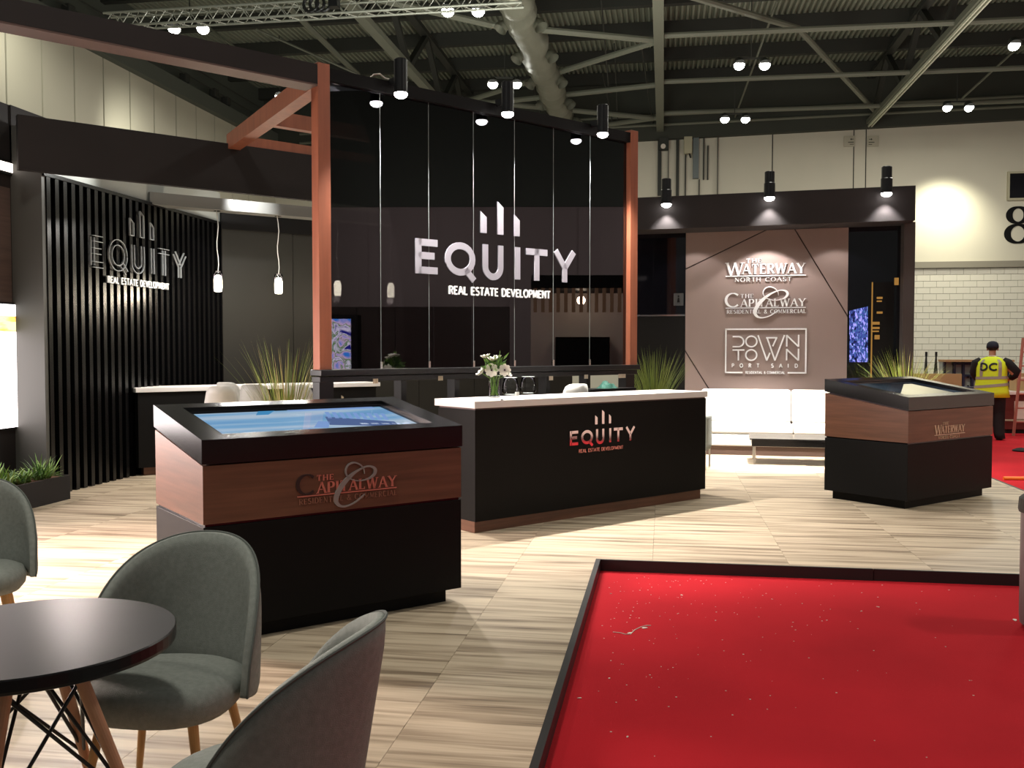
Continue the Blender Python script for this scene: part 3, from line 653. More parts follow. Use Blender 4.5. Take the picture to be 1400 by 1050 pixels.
# floodlight pairs under the roof
FLG = 'twin floodlights hung under the hall roof'
def floodpair(px, py, z, lab, w=0.34):
    p = P(px, py, z); t = thing('floodlight', lab, 'floodlight', p, YAW, FLG)
    for s in (-1, 1):
        h = MB().tube([(s * w / 1, 0.10, 0.16), (s * w / 1, -0.02, 0.0)], [0.10, 0.17], 14).build('head', STEELD, t)
        MB().tube([(s * w / 1, -0.02, 0.0), (s * w / 1, -0.035, -0.01)], [0.145, 0.13], 14).build('lens', FLOOD, h)
    MB().bar((-w, 0.08, 0.20), (w, 0.08, 0.20), 0.05, 0.05).build('crossbar', STEELD, t)
    MB().tube([(0, 0.08, 0.2), (0, 0.08, 1.9)], 0.015, 5).build('hanger', STEELD, t)
for px, py, lab in ((258, 39, 'pair of bright floodlights below the left end of the silver truss'), (633, 15, 'pair of bright floodlights at the top centre, left of the foil duct'),
        (690, 115, 'pair of bright floodlights behind the middle lamp of the glass frame'), (1028, 89, 'pair of bright floodlights at the upper right, the highest above the mauve booth'),
        (1005, 163, 'pair of floodlights just above the end wall, above the mauve booth'), (1310, 147, 'pair of floodlights above the right part of the end wall'), (1405, 62, 'floodlights cut off by the right edge of the photo')):
    floodpair(px, py, 9.1, lab)
t = thing('floodlight', 'single small distant floodlight seen just above the orange cross beam', 'floodlight', P(382, 131, 9.1), YAW)
MB().tube([(0, 0.1, 0.1), (0, 0, 0)], [0.10, 0.14], 12).build('head', STEELD, t); MB().tube([(0, 0, 0), (0, -0.01, 0)], 0.13, 12).build('lens', FLOOD, t); MB().tube([(0, 0.05, 0.1), (0, 0.05, 1.8)], 0.015, 5).build('hanger', STEELD, t)

# ================================================================== LEFT BOOTH
SX = -6.338
f45 = Vector((math.sqrt(.5), math.sqrt(.5), 0))
# slatted black wall
sw = thing('slatted_wall', 'tall black wall of vertical slats at the left, carrying a clear company sign', 'wall', (SX, 9.0, 0))
sw['kind'] = 'structure'
MB().box(-0.10, -0.052, 0, 4.05, 0, 3.36).build('backing_board', BLACK, sw)
MB().box(-0.10, -0.03, 0, 4.05, 3.36, 3.8).build('upper_board', mat('pale_grey_board', (0.30, 0.31, 0.29), 0.5), sw)
MB().box(-0.05, 0.02, 0, 4.05, 3.33, 3.37).build('top_rail', SLAT, sw)
sl = None
for k in range(29):
    y = 0.045 + 0.1405 * k
    if sl is None: sl = MB().box(-0.052, 0.012, 0, 0.062, 0.0, 3.33).build('slat', SLAT, sw, loc=(0, y, 0))
    else:
        o = sl.copy(); COL.objects.link(o); o.location = (0, y, 0)
sg = thing('wall_sign', 'clear acrylic company sign with bright edges on the black slatted wall', 'sign', (SX + 0.03, 0, 0))
MB().box(0, 0.008, 10.04, 11.45, 2.30, 2.37).build('backing_strip', BLACK, sg)
logo_equity(sg, lambda u, v, d: (d, u, v), mat('acrylic_edge', (0.42, 0.44, 0.46), 0.15, metal=0.3, emit=(1, 1, 1), es=0.0), WHITELET, 9.744, 11.884, 2.475, 0.315, d=0.02, sub=(0.150, 0.786), w=0.2, outline=True)
# grey side wall with the big bright screen, left edge
gw = struct('wall_left', MB().box(-6.95, SX + 0.0, 8.98, 9.04, 0, 3.85), GREYSIDE)
gw2 = struct('wall_side', MB().box(-6.95, -6.69, 3.5, 8.98, 0, 4.06).box(-6.95, -6.67, 8.98, 9.75, 3.45, 4.06), CHARWALL)
s1 = thing('led_screen', 'large glowing white and orange screen at the left edge of the photo', 'screen', (-6.68, 6.3, 0))
a = onplane(27, 417, (-6.66, 8), (-6.66, 9)); b = onplane(27, 583, (-6.66, 8), (-6.66, 9))
MB().box(-0.01, 0.01, 0, a.y - 6.3, b.z - 0.02, a.z + 0.02).build('housing', BLACK, s1)
MB().box(0.011, 0.02, 0.03, a.y - 6.32, b.z, a.z - 0.28).build('display', emis('screen_white', (1.0, 0.90, 0.88), 6.0), s1)
MB().box(0.011, 0.02, 0.03, a.y - 6.32, a.z - 0.28, a.z - 0.12).build('display', screen_mat('screen_orange', [(0.35, (1.0, 0.35, 0.02)), (0.5, (1.0, 0.75, 0.2)), (0.6, (1, 0.9, 0.5))], 1.6, (1, 3, 12), 0.6), s1)
MB().box(0.011, 0.02, 0.03, a.y - 6.32, a.z - 0.12, a.z).build('display', emis('screen_white_top', (1.0, 0.95, 0.93), 3.0), s1)
s2 = thing('led_strip_light', 'bright white light box high on the left wall, above the glowing screen', 'light box', (-6.68, 6.3, 0))
a = onplane(24, 226, (-6.66, 8), (-6.66, 9)); b = onplane(24, 238, (-6.66, 8), (-6.66, 9))
MB().box(-0.01, 0.01, 0, a.y - 6.28, b.z - 0.03, a.z + 0.03).build('housing', BLACK, s2)
MB().box(0.011, 0.02, 0.03, a.y - 6.3, b.z, a.z).build('diffuser', emis('warm_white_box', (1.0, 0.88, 0.78), 3.5), s2)
MB().box(-6.70, -6.675, 6.3, 8.95, 2.0, 3.2).build('wall_cladding', mat('mauve_cladding', (0.11, 0.075, 0.065), 0.5, noise=((2, 2, 30), 0.2)), gw2)
# fascia of the canopy at 45 degrees and its lit inner beam
fa = P(24, 156, 3.88); fb = P(427, 212, 3.88); fd = (fb - fa).normalized(); fang = math.atan2(fd.y, fd.x)
can = thing('canopy', 'deep black canopy fascia running back over the left seating area', 'canopy', (fa.x, fa.y, 0), fang); can['kind'] = 'structure'
MB().box(0, 5.2, 0, 0.08, 3.335, 3.88).build('fascia_board', CHARWALL, can)
ib = thing('inner_beam', 'white lit cross beam carrying the glass pendant lamps under the canopy', 'beam', (SX, 11.08, 0), PI / 4); ib['kind'] = 'structure'
MB().box(0, 4.9, 0, 0.25, 3.35, 3.50).build('beam_board', mat('satin_grey', (0.20, 0.20, 0.19), 0.35), ib)
light('SPOT', (-4.98, 11.45, 3.60), 110, (1, 1, 0.97), tuple(Vector((SX, 11.08, 3.42)) + f45 * 1.30), size=0.03, angle=60, blend=1.0)
light('SPOT', (-5.75, 9.95, 3.72), 75, (1, 1, 0.95), (SX, 9.2, 3.4), size=0.05, angle=120, blend=1.0)
# back wall behind the seating
bw = thing('booth_back_wall', 'dark olive wall closing the back of the left booth', 'wall', (SX, 13.0, 0), PI / 4); bw['kind'] = 'structure'
for k in range(6): MB().box(1.1 * k + 0.004, 1.1 * k + 1.096, 0, 0.08, 0, 3.6).build('wall_board', OLIVEWALL, bw)
MB().box(0, 6.6, -0.03, 0.0, 3.28, 3.6).build('header_board', BLACK, bw)
# pendants
PG = 'glass pendant lamps over the back bar'
PLAB = ['glass pendant lamp with glowing bulb, nearest to the black slatted wall', 'glass pendant lamp with glowing bulb, between the slatted wall and the tall wooden post', 'glass pendant lamp seen through the tinted glass right beside the tall wooden post', 'glass pendant lamp seen through the second pane of tinted glass']
for px, py, lab in ((297, 292, PLAB[0]), (380, 303, PLAB[1]), (461, 310, PLAB[2]), (534, 318, PLAB[3])):
    q = onplane(px, py, (SX, 11.22), (SX + 1.0, 12.22)); t = thing('pendant_lamp', lab, 'pendant lamp', (q.x, q.y, 2.285), 0, PG)
    MB().tube([(0, 0, 1.06), (0, 0, 1.075)], 0.045, 14).build('ceiling_rose', CHROME, t)
    MB().tube([(0.012 * math.sin(k * 1.3), 0, 0.26 + 0.1 * k) for k in range(9)], 0.006, 5).build('cord', mat('white_cord', (0.6, 0.58, 0.54), 0.5), t)
    MB().lathe([(0.055, 0), (0.058, 0.02), (0.058, 0.25), (0.05, 0.275), (0.0, 0.275)], 18).build('glass_shade', CLEAR, t, smooth=True)
    MB().lathe([(0, 0.006), (0.044, 0.012), (0.052, 0.06), (0.052, 0.17), (0.030, 0.22), (0.0, 0.23)], 14).build('bulb', BULB, t, smooth=True)
    MB().tube([(0, 0, 0.22), (0, 0, 0.27)], 0.022, 10).build('socket', CHROME, t)
    light('POINT', (q.x + 0.02, q.y - 0.1, 2.24), 16, (1.0, 0.85, 0.65), size=0.05)
light('AREA', (-4.9, 10.9, 3.1), 110, (1, 0.95, 0.88), (-5.0, 11.2, 1.0), size=0.5)  # added area fill that whitens the bar top and stools

# back bar counter
bc = thing('bar_counter', 'long back bar with black front and white top against the slatted wall', 'counter', (-6.26, 10.56, 0), PI / 4)
MB().box(0.03, 3.24, 0.02, 0.55, 0.10, 1.0).build('body', BLACK, bc); MB().box(0.10, 3.2, 0.07, 0.5, 0, 0.10).build('plinth', WOODK, bc)
MB().box(0.0, 3.30, 0.0, 0.58, 1.015, 1.07).build('worktop', WHITE, bc, bevel=0.004)
MB().box(0.03, 3.26, 0.03, 0.55, 1.0, 1.015).build('shadow_gap', BLACK, bc)
lg = MB()
lo = thing('counter_sign', 'pale bars of a company sign on the back bar front, beside the wooden post', 'sign', (0, 0, 0)); lo.location = (-6.26, 10.56, 0); lo.rotation_euler = (0, 0, PI / 4)
logo_equity(lo, lambda u, v, d: (u, 0.019 - d, v), mat('beige_letter', (0.5, 0.42, 0.3), 0.4, metal=0.3), BRONZE, 2.3, 3.15, 0.60, 0.13, d=0.008)

# planter with ferns along the slatted wall
pl = thing('planter_box', 'long dark planter trough with green spiky plants by the slatted wall', 'planter', (-6.02, 8.90, 0))
pm = MB(); pm.box(-0.30, 0, -1.9, 0, 0, 0.20); pm.box(-0.30, -0.28, -1.9, 0, 0.2, 0.25); pm.box(-0.02, 0, -1.9, 0, 0.2, 0.25); pm.box(-0.28, -0.02, -0.02, 0, 0.2, 0.25); pm.box(-0.28, -0.02, -1.9, -1.88, 0.2, 0.25)
pm.build('trough', CHARWALL, pl); MB().box(-0.28, -0.02, -1.88, -0.02, 0.2, 0.235).build('soil', SOIL, pl)
def blade(mb, base, az, lean, length, w, curl=0.5, n=6, flat=0.0):
    b = Vector(base); d = Vector((math.cos(az), math.sin(az), 0)); side = Vector((-d.y, d.x, 0)); pts = []; ang = lean; p = b.copy(); st = length / n
    vs = []
    for i in range(n + 1):
        t = i / n; ww = w * (1 - t) ** 0.6 * (0.55 + 0.9 * min(t * 3, 1) * 0.5) + 0.0004
        vs += [p + side * ww / 2, p - side * ww / 2, p + Vector((0, 0, 0.0)) - d * ww * 0.25]
        ang += curl / n; p = p + (d * math.sin(ang) + Vector((0, 0, math.cos(ang)))) * st
    fs = []
    for i in range(n):
        a = 3 * i; c = 3 * i + 3
        fs += [(a, c, c + 2, a + 2), (a + 2, c + 2, c + 1, a + 1), (a + 1, c + 1, c, a)]
    mb.add(vs, fs)
PLL = ['bushy spiky green plant at the near end of the planter trough', 'light green low plant in the planter trough, behind the grey chair', 'broad leaved green plant in the middle of the planter trough', 'small pale leafy plant in the trough, next to the bushiest one', 'bushiest spiky plant at the far end of the planter trough']
for k, (yy, n_, ln, mi) in enumerate(((7.45, 60, 0.26, 0), (7.72, 50, 0.24, 1), (8.08, 46, 0.26, 0), (8.36, 60, 0.17, 1), (8.66, 110, 0.25, 0))):
    t = thing('potted_fern', PLL[k], 'plant', (-6.17, yy, 0.236), 0, 'green plants in the trough planter')
    for part in range(3):
        mb = MB()
        for i in range(n_ // 3):
            blade(mb, (random.uniform(-0.05, 0.05), random.uniform(-0.10, 0.10), 0), random.uniform(0, 2 * PI), random.uniform(0.05, 1.0), ln * random.uniform(0.6, 1.15), 0.030 if k != 4 else 0.020, random.uniform(0.2, 1.0), 5)
        mb.build('foliage', FERNM[(part + mi) % 3], t)

# tall ornamental grasses in pots
def grass(name, lab, loc, h, n, spread, mats, pot=True, hp=0.45, bias=(0, 0)):
    t = thing(name, lab, 'plant', loc, 0)
    if pot: MB().lathe([(0.13, 0), (0.17, hp * 0.9), (0.18, hp), (0.155, hp), (0.15, hp - 0.04), (0, hp - 0.04)], 20).build('pot', BLACK, t, smooth=False)
    for part in range(3):
        mb = MB()
        for i in range(n // 3):
            a = random.uniform(0, 2 * PI); r = random.uniform(0, 0.09)
            L = h * random.uniform(0.55, 1.0); blade(mb, (r * math.cos(a), r * math.sin(a), hp - 0.04), a + random.uniform(-0.6, 0.6), random.uniform(0.0, 0.22) * spread, L, 0.011, random.uniform(0.1, 0.9) * spread, 8)
        mb.build('grass_blades', mats[part], t)
    return t
p_ = P(385, 545, 1.0)
grass('ornamental_grass', 'tall wispy green and straw grass behind the left kiosk screen', (-3.42, 8.30, 0), 1.24, 180, 0.75, [GRASSM[0], GRASSM[0], GRASSM[2]], hp=0.50)
p_ = P(893, 536, 0.95)
grass('ornamental_grass', 'tall green grass beside the right wooden post, behind the white counter', (-0.12, 11.95, 0), 1.16, 270, 0.8, [GRASSL[1], GRASSL[1], GRASSM[0]], hp=0.50)
grass('ornamental_grass', 'bright yellow-green grass behind the right kiosk', (3.12, 13.1, 0), 1.16, 320, 1.1, GRASSL, hp=0.50)

# white shell bar stools
def stool(loc, rz, lab, grp):
    t = thing('bar_stool', lab, 'stool', loc, rz, grp)
    vs = []; fs = []; NA, NT = 10, 10
    for j in range(NT + 1):
        v = j / NT; w = 0.235 - 0.085 * max(0, (v - 0.55) / 0.45) ** 1.0
        for i in range(NA + 1):
            u = -1 + 2 * i / NA; c = abs(u) ** 6 * 0.0
            if v < 0.45: y = -0.19 + 0.40 * v / 0.45; z = 0.72 - 0.02 * math.sin(PI * v / 0.45)
            else:
                q = (v - 0.45) / 0.55; y = 0.21 + 0.09 * q - 0.02 * u * u; z = 0.72 + 0.465 * q ** 0.9
            cut = (abs(u) ** 6) * (0.03 if v > 0.95 else 0)
            vs.append((u * w * (0.8 if v > 0.45 else 0.72 + 0.2 * v), y - 0.05 * u * u * (1 if v >= 0.45 else 0), z + 0.05 * u * u * (1 - v) - cut))
    for j in range(NT):
        for i in range(NA): a = j * (NA + 1) + i; fs.append((a, a + 1, a + NA + 2, a + NA + 1))
    o = MB().add(vs, fs).build('seat_shell', WHITEP, t, smooth=True); sd = o.modifiers.new('thick', 'SOLIDIFY'); sd.thickness = 0.016
    MB().tube([(0, 0, 0.02), (0, 0, 0.71)], 0.025, 12).build('column', CHROME, t); MB().lathe([(0.2, 0), (0.2, 0.01), (0.03, 0.03), (0, 0.03)], 24).build('base', CHROME, t)
    MB().tube([(0.15 * math.cos(k * PI / 8), 0.15 * math.sin(k * PI / 8), 0.28) for k in range(17)], 0.009, 6).build('footrest', CHROME, t)
    return t
SG = 'white shell bar stools'
for x, y, lab in ((307, 528, 'white shell bar stool, leftmost, in front of the back bar'), (328, 526, 'white shell bar stool mostly hidden behind the leftmost one'), (358, 526, 'white shell bar stool behind the tall wispy grass'), (417, 521, 'white shell bar stool just left of the tall wooden post')):
    zt = 1.12; r = ray(x, y); L_ = 9.9 if x < 320 else (10.9 if x < 340 else (10.3 if x < 380 else 10.0)); 
    d = Vector((r.x, r.y)).normalized(); px_, py_ = d.x * L_, d.y * L_
    stool((px_, py_, 0), PI + random.uniform(-0.3, 0.3) + (0.4 if x < 320 else -0.2), lab, SG)
# ================================================================== GLASS FRAME (glazed sign wall)
GA = P(440, 92, 4.0); GB = P(862, 182, 4.0); gd_ = (GB - GA).normalized(); gang = math.atan2(gd_.y, gd_.x); GL_ = (GB - GA).length
gf = thing('glazed_sign_frame', 'tall tinted glass wall in an orange wood and black frame behind the counter', 'glass screen', (GA.x, GA.y, 0), gang)
MB().box(-0.075, 0.045, -0.06, 0.06, 1.36, 4.02).build('post', WOODP, gf, bevel=0.003)
MB().box(3.885, 4.005, -0.06, 0.06, 1.345, 4.02).build('post', WOODP, gf, bevel=0.003)
MB().box(0.045, 3.885, -0.05, 0.06, 3.88, 3.99).build('top_beam', BLACK, gf)
MB().box(-2.9, -0.075, -0.06, 0.16, 3.83, 4.0).build('long_beam', CHARWALL, gf)
MB().box(-2.9, -0.075, -0.058, 0.158, 3.815, 3.83).build('beam_underside', mat('lit_brown_underside', (0.10, 0.062, 0.052), 0.5), gf)  # lighter brown strip puts the lit look of the underside into its colour
MB().box(-0.085, 4.02, -0.10, 0.10, 1.305, 1.36).build('sill', BLACKMETAL, gf, bevel=0.006)
MB().box(-0.08, 4.0, -0.07, 0.08, 1.25, 1.300).build('lower_rail', BLACKMETAL, gf, bevel=0.004)
for x in (0.0, 0.80, 1.42, 2.02, 2.62, 3.22, 3.90):
    MB().box(x - (0.08 if x in (0.0, 3.9) else 0.03), x + (0.06 if x in (0.0, 3.9) else 0.03), -0.06, 0.06, 0.0, 1.25).build('leg_post', BLACKMETAL, gf)
seams = (0.055, 0.589, 1.130, 1.669, 2.202, 2.744, 3.291, 3.876)
EDGE = mat('glass_edge', (0.22, 0.25, 0.24), 0.3, spec=0.5)
for i in range(7):
    MB().box(seams[i] + 0.004, seams[i + 1] - 0.004, -0.004, 0.004, 1.362, 3.879).build('glass_pane', GLASSD, gf)
for i in range(1, 7):
    MB().box(seams[i] - 0.0025, seams[i] + 0.0025, -0.005, 0.005, 1.362, 3.879).build('pane_edge', EDGE, gf)
    MB().box(seams[i] - 0.012, seams[i] + 0.012, -0.012, -0.0045, 1.362, 1.425).build('clamp', CHROME, gf)
# pergola beams behind the left post
cor = P(318, 184, 4.0)
inv = Matrix.Rotation(-gang, 3, 'Z')
lc = inv @ Vector((cor.x - GA.x, cor.y - GA.y, 0))
def lb(a, b, z0, z1, w, name):
    a = Vector((a[0], a[1], (z0 + z1) / 2)); b = Vector((b[0], b[1], (z0 + z1) / 2)); return MB().bar(a, b, w, z1 - z0).build(name, WOODP, gf)
lb((0.0, 0.05), (lc.x, lc.y), 3.82, 3.99, 0.14, 'cross_beam')
lb((lc.x, lc.y), (lc.x + 3.4, lc.y), 3.82, 3.99, 0.12, 'cross_beam')
lb((lc.x * 0.56, lc.y * 0.56), (lc.x * 0.56 + 2.2, lc.y * 0.56), 3.84, 3.99, 0.10, 'cross_beam')
# letters on the glass
ws = thing('company_sign', 'large silver company name with three slanted bars on the tinted glass', 'sign', (GA.x, GA.y, 0), gang)
logo_equity(ws, lambda u, v, d: (u, -0.006 - d, v), SILVER, WHITELET, 0.97, 3.045, 2.258, 0.33, d=0.012, sub=(0.190, 0.829), w=0.20)
# three lamps standing on the top beam
LG = 'black cylinder spotlights on the glass frame beam'
for (px, py), lab in zip(((548, 128), (694, 155), (824, 183)), ('black cylinder spotlight on the glass frame, nearest the orange post', 'black cylinder spotlight at the middle of the glass frame beam', 'black cylinder spotlight near the right end of the glass frame beam')):
    nx, ny = gd_.y, -gd_.x
    q = onplane(px, py, (GA.x + nx * .21, GA.y + ny * .21), (GB.x + nx * .21, GB.y + ny * .21))
    t = thing('spotlight', lab, 'spotlight', (q.x, q.y, q.z), gang, LG)
    MB().lathe([(0.056, 0.0), (0.06, 0.012), (0.06, 0.30), (0.05, 0.31), (0, 0.31)], 24).build('housing', BLACKMETAL, t, smooth=False)
    MB().lathe([(0, 0.004), (0.058, 0.004), (0.062, -0.008), (0.05, -0.028), (0.028, -0.040), (0, -0.044)], 24).build('lens', LAMP, t, smooth=True)
    MB().box(-0.02, 0.02, 0.055, 0.17, 0.10, 0.16).build('bracket', BLACKMETAL, t)
    light('SPOT', (q.x, q.y, q.z - 0.06), 620, (1.0, 0.95, 0.88), (q.x + nx * 0.25, q.y + ny * 0.25, 0), size=0.045, angle=100, blend=0.6)
t = thing('loose_cable', 'loose pale cable looped over the beam by the first lamp', 'cable', (0, 0, 0))
MB().tube([Vector(onplane(x, y, GA, GB)) for x, y in ((505, 107), (511, 102), (519, 101), (526, 107), (533, 109), (537, 112))], 0.008, 6).build('cord', PAPER, t)
# masking tape left on the lower rail
for k, (x, y, lab) in enumerate(((602, 517, 'small square of masking tape on the rail, left of the flower vase'), (753, 517, 'crumpled piece of masking tape on the rail, right of the drinking glasses'), (801, 515, 'square of masking tape on the rail above the white stool'), (850, 514, 'long strip of masking tape on the rail by the right wooden post'), (513, 521, 'bit of masking tape at the rail above the left kiosk screen'))):
    nx, ny = gd_.y, -gd_.x; q = onplane(x, y, (GA.x + nx * .075, GA.y + ny * .075), (GB.x + nx * .075, GB.y + ny * .075)); w = 0.05 if k != 3 else 0.11
    q.z = min(max(q.z, 1.20), 1.262); mb = MB(); n = 5
    for i in range(n): x0 = -w / 2 + w * i / n; x1 = x0 + w / n; a = 0.006 * (i % 2); b = 0.006 * ((i + 1) % 2); mb.hexa([(x0, -a - 0.003, -0.022), (x1, -b - 0.003, -0.022), (x1, 0.0, -0.022), (x0, 0.0, -0.022), (x0, -a - 0.003, 0.022), (x1, -b - 0.003, 0.022), (x1, 0.0, 0.022), (x0, 0.0, 0.022)])
    o = mb.build('masking_tape', TAPE, loc=q, rz=gang); tag(o, lab, 'tape')

# ================================================================== RECEPTION COUNTER
ca = math.radians(48.4); C0 = P(649, 549, 1.107)
ct = thing('reception_counter', 'reception counter with glossy white top, black front and mirror company name', 'counter', (C0.x, C0.y, 0), ca)
CL = 3.01; CD = 0.565
MB().box(0.012, CL - 0.012, 0.012, CD - 0.02, 0.095, 1.035).build('body', BLACK, ct, bevel=0.002)
MB().box(0.02, CL - 0.07, 0.03, CD - 0.04, 0.0, 0.095).build('toe_kick', WOODK, ct)
MB().box(0.02, CL - 0.02, 0.02, CD - 0.03, 1.035, 1.048).build('shadow_gap', mat('mauve_gap', (0.12, 0.08, 0.08), 0.5), ct)
MB().box(0.0, CL, 0.0, CD + 0.02, 1.048, 1.107).build('worktop', WHITE, ct, bevel=0.003)
cs = thing('counter_sign', 'mirror finish company name on the black front of the reception counter', 'sign', (C0.x, C0.y, 0), ca)
logo_equity(cs, lambda u, v, d: (u, 0.0115 - d, v), MIRROR, BRONZE, 1.08, 1.925, 0.668, 0.132, d=0.008, sub=(0.135, 0.815), w=0.2)

# things standing on the counter
def on_counter(px, py): return P(px, py, 1.108)
v = thing('flower_vase', 'clear glass cylinder vase standing on the left end of the white counter', 'vase', on_counter(676, 543), ca)
VR, VH = 0.052, 0.195
MB().lathe([(0, 0.001), (VR, 0.001), (VR, VH)], 32).build('glass_body', CLEAR, v, smooth=False)
for z_ in (0.004, VH): MB().tube([(VR * math.cos(k * PI / 16), VR * math.sin(k * PI / 16), z_) for k in range(33)], 0.0022, 6, cap=False).build('glass_rim', GRIM, v)
MB().lathe([(0, 0.13), (VR - 0.002, 0.13)], 28).build('water_surface', CLEAR, v)
q = on_counter(676, 543)
bq = thing('flower_bouquet', 'bouquet of white anemones with green leaves in the glass vase', 'bouquet', q, 0)
random.seed(3)
heads = []
rt = Vector((math.cos(YAW), math.sin(YAW), 0)); bk = Vector((-math.sin(YAW), math.cos(YAW), 0))
def fl(px, py, off=0.0): # flower position around the vase, read from the photograph
    r = ray(px, py); t = ((q - Vector((0, 0, CH))).dot(bk) + off) / r.dot(bk); return Vector((0, 0, CH)) + r * t - q
fpos = [((672, 506), -0.08, 0.062, 'face'), ((690, 506), -0.07, 0.056, 'face'), ((659, 510), -0.02, 0.052, 'side'), ((674, 493), -0.03, 0.050, 'bud'), ((664, 489), 0.02, 0.045, 'bud'), ((694, 512), -0.05, 0.036, 'side'), ((680, 489), 0.03, 0.035, 'bud')]
for (pp, off, r_, kd) in fpos:
    c = fl(*pp, off); fr = thing  # head orientation towards the viewer or up
    stem = MB().tube([Vector((c.x * 0.15, c.y * 0.15, 0.02)), Vector((c.x * 0.35, c.y * 0.35, 0.17)), c], 0.0035, 6).build('stem', FERNM[0], bq)
    nrm = (Vector((0, 0, CH)) - (q + c)).normalized() if kd == 'face' else (Vector((c.x, c.y, 0.10)).normalized() if kd == 'side' else Vector((c.x * 0.5, c.y * 0.5 - 0.02, 0.2)).normalized())
    ax = nrm.cross(Vector((0, 0, 1))).normalized(); ay = ax.cross(nrm).normalized()
    mb = MB(); np_ = 8
    for k in range(np_ * 2):
        a = 2 * PI * k / np_ + (PI / np_ if k >= np_ else 0); dd = ax * math.cos(a) + ay * math.sin(a); tt = nrm.cross(dd); rr = r_ * (1 if k < np_ else 0.75); cup = 0.25 if kd == 'face' else 0.9
        pts = [c + dd * rr * 0.12, c + dd * rr * 0.62 + tt * rr * 0.46 + nrm * rr * cup * 0.35, c + dd * rr * 0.98 + tt * rr * 0.16 + nrm * rr * cup * 0.7, c + dd * rr * 1.02 - tt * rr * 0.14 + nrm * rr * cup * 0.7, c + dd * rr * 0.62 - tt * rr * 0.46 + nrm * rr * cup * 0.3]
        mb.add(pts + [p - nrm * 0.003 for p in pts], [(0, 1, 2, 3, 4), (9, 8, 7, 6, 5), (0, 5, 6, 1), (1, 6, 7, 2), (2, 7, 8, 3), (3, 8, 9, 4), (4, 9, 5, 0)])
    pe = mb.build('petals', PETAL, bq)
    if kd == 'face': MB().blob(c + nrm * 0.008, (0.010, 0.010, 0.010)).build('flower_centre', FCENTRE, pe)
mb = MB(); mb2 = MB()
def leaf(mb, b, dirv, L, w):
    d = dirv.normalized(); s = d.cross(Vector((random.uniform(-1, 1), random.uniform(-1, 1), 0.5))).normalized(); n_ = d.cross(s)
    pts = [b, b + d * L * 0.35 + s * w, b + d * L + n_ * L * 0.12, b + d * L * 0.35 - s * w, b + d * L * 0.5 + n_ * w * 0.5]
    mb.add(pts, [(0, 1, 4), (1, 2, 4), (2, 3, 4), (3, 0, 4)])
for k in range(110):
    a = random.uniform(0, 2 * PI); e = random.uniform(0.0, 1.3); dv = Vector((math.cos(a) * math.cos(e), math.sin(a) * math.cos(e), math.sin(e)))
    leaf(mb if k % 2 else mb2, Vector((0, 0, 0.235)) + dv * random.uniform(0.03, 0.09), dv + Vector((0, 0, 0.3)), random.uniform(0.05, 0.085), 0.016)
leaf(mb, fl(683, 492), fl(682, 482) - fl(683, 492) + Vector((0, 0, .04)), 0.09, 0.014); leaf(mb, fl(688, 492), fl(692, 486) - fl(688, 492), 0.09, 0.016); leaf(mb2, fl(690, 500), fl(699, 508) - fl(690, 500), 0.07, 0.008)
mb.build('foliage', FERNM[0], bq); mb2.build('foliage', FERNM[2], bq)
for k in range(7):
    a = k * 0.9; MB().tube([(0.035 * math.cos(a), 0.035 * math.sin(a), 0.016), (-0.028 * math.cos(a + .5), -0.028 * math.sin(a + .5), 0.20)], 0.004, 6).build('stem', FERNM[k % 2], bq)
for px, py, lab in ((698, 540, 'stemless clear glass on the counter, right next to the vase'), (722, 538, 'stemless clear glass on the counter, further from the vase')):
    t = thing('drinking_glass', lab, 'glass', on_counter(px, py), 0, 'stemless glasses on the white counter')
    MB().lathe([(0, 0.001), (0.062, 0.001), (0.078, 0.02), (0.082, 0.045), (0.078, 0.09), (0.062, 0.165)], 32).build('bowl', CLEAR, t, smooth=True)
    MB().tube([(0.062 * math.cos(k * PI / 16), 0.062 * math.sin(k * PI / 16), 0.165) for k in range(33)], 0.0022, 6, cap=False).build('rim', GRIM, t); MB().lathe([(0, 0.0015), (0.05, 0.0015), (0.052, 0.008), (0, 0.01)], 24).build('base', GRIM, t)
t = thing('tea_light', 'tiny white tea light between the two glasses on the counter', 'candle', on_counter(707, 541)); MB().lathe([(0, 0), (0.02, 0), (0.02, 0.035), (0, 0.035)], 14).build('wax', WHITEP, t); MB().tube([(0, 0, 0.035), (0, 0, 0.045)], 0.002, 5).build('wick', BLACK, t)
mb = MB(); mb.lathe([(0, 0), (0.012, 0), (0.012, 0.006), (0, 0.006)], 10); o = mb.build('dark_cap', BLACK, loc=on_counter(686, 547)); tag(o, 'small dark cap lying on the counter in front of the vase', 'cap')
q2 = onplane(830, 527, (C0.x - 0.72, C0.y + 0.64), (C0.x - 0.72 + math.cos(ca), C0.y + 0.64 + math.sin(ca)))
# green crumpled packet behind the counter on a small side unit
su = thing('side_unit', 'low dark unit behind the reception counter under the glass frame', 'cabinet', (q2.x, q2.y, 0), ca)
MB().box(-0.35, 0.35, -0.10, 0.10, 0, 1.12).build('body', BLACK, su, bevel=0.004)
cg = thing('crumpled_packet', 'crumpled pale green plastic packet behind the white counter', 'packet', (q2.x, q2.y, 1.121), ca)
mb = MB(); random.seed(5); nn = 7; vs = []
for j in range(nn):
    for i in range(nn): u = i / (nn - 1) * 2 - 1; w_ = j / (nn - 1) * 2 - 1; vs.append((u * 0.11, w_ * 0.08, max(0, (1 - u * u) * (1 - w_ * w_)) * 0.08 * random.uniform(0.6, 1.2)))
mb.add(vs, [(j * nn + i, j * nn + i + 1, (j + 1) * nn + i + 1, (j + 1) * nn + i) for j in range(nn - 1) for i in range(nn - 1)]); mb.build('film', mat('green_film', (0.035, 0.11, 0.085), 0.3), cg)
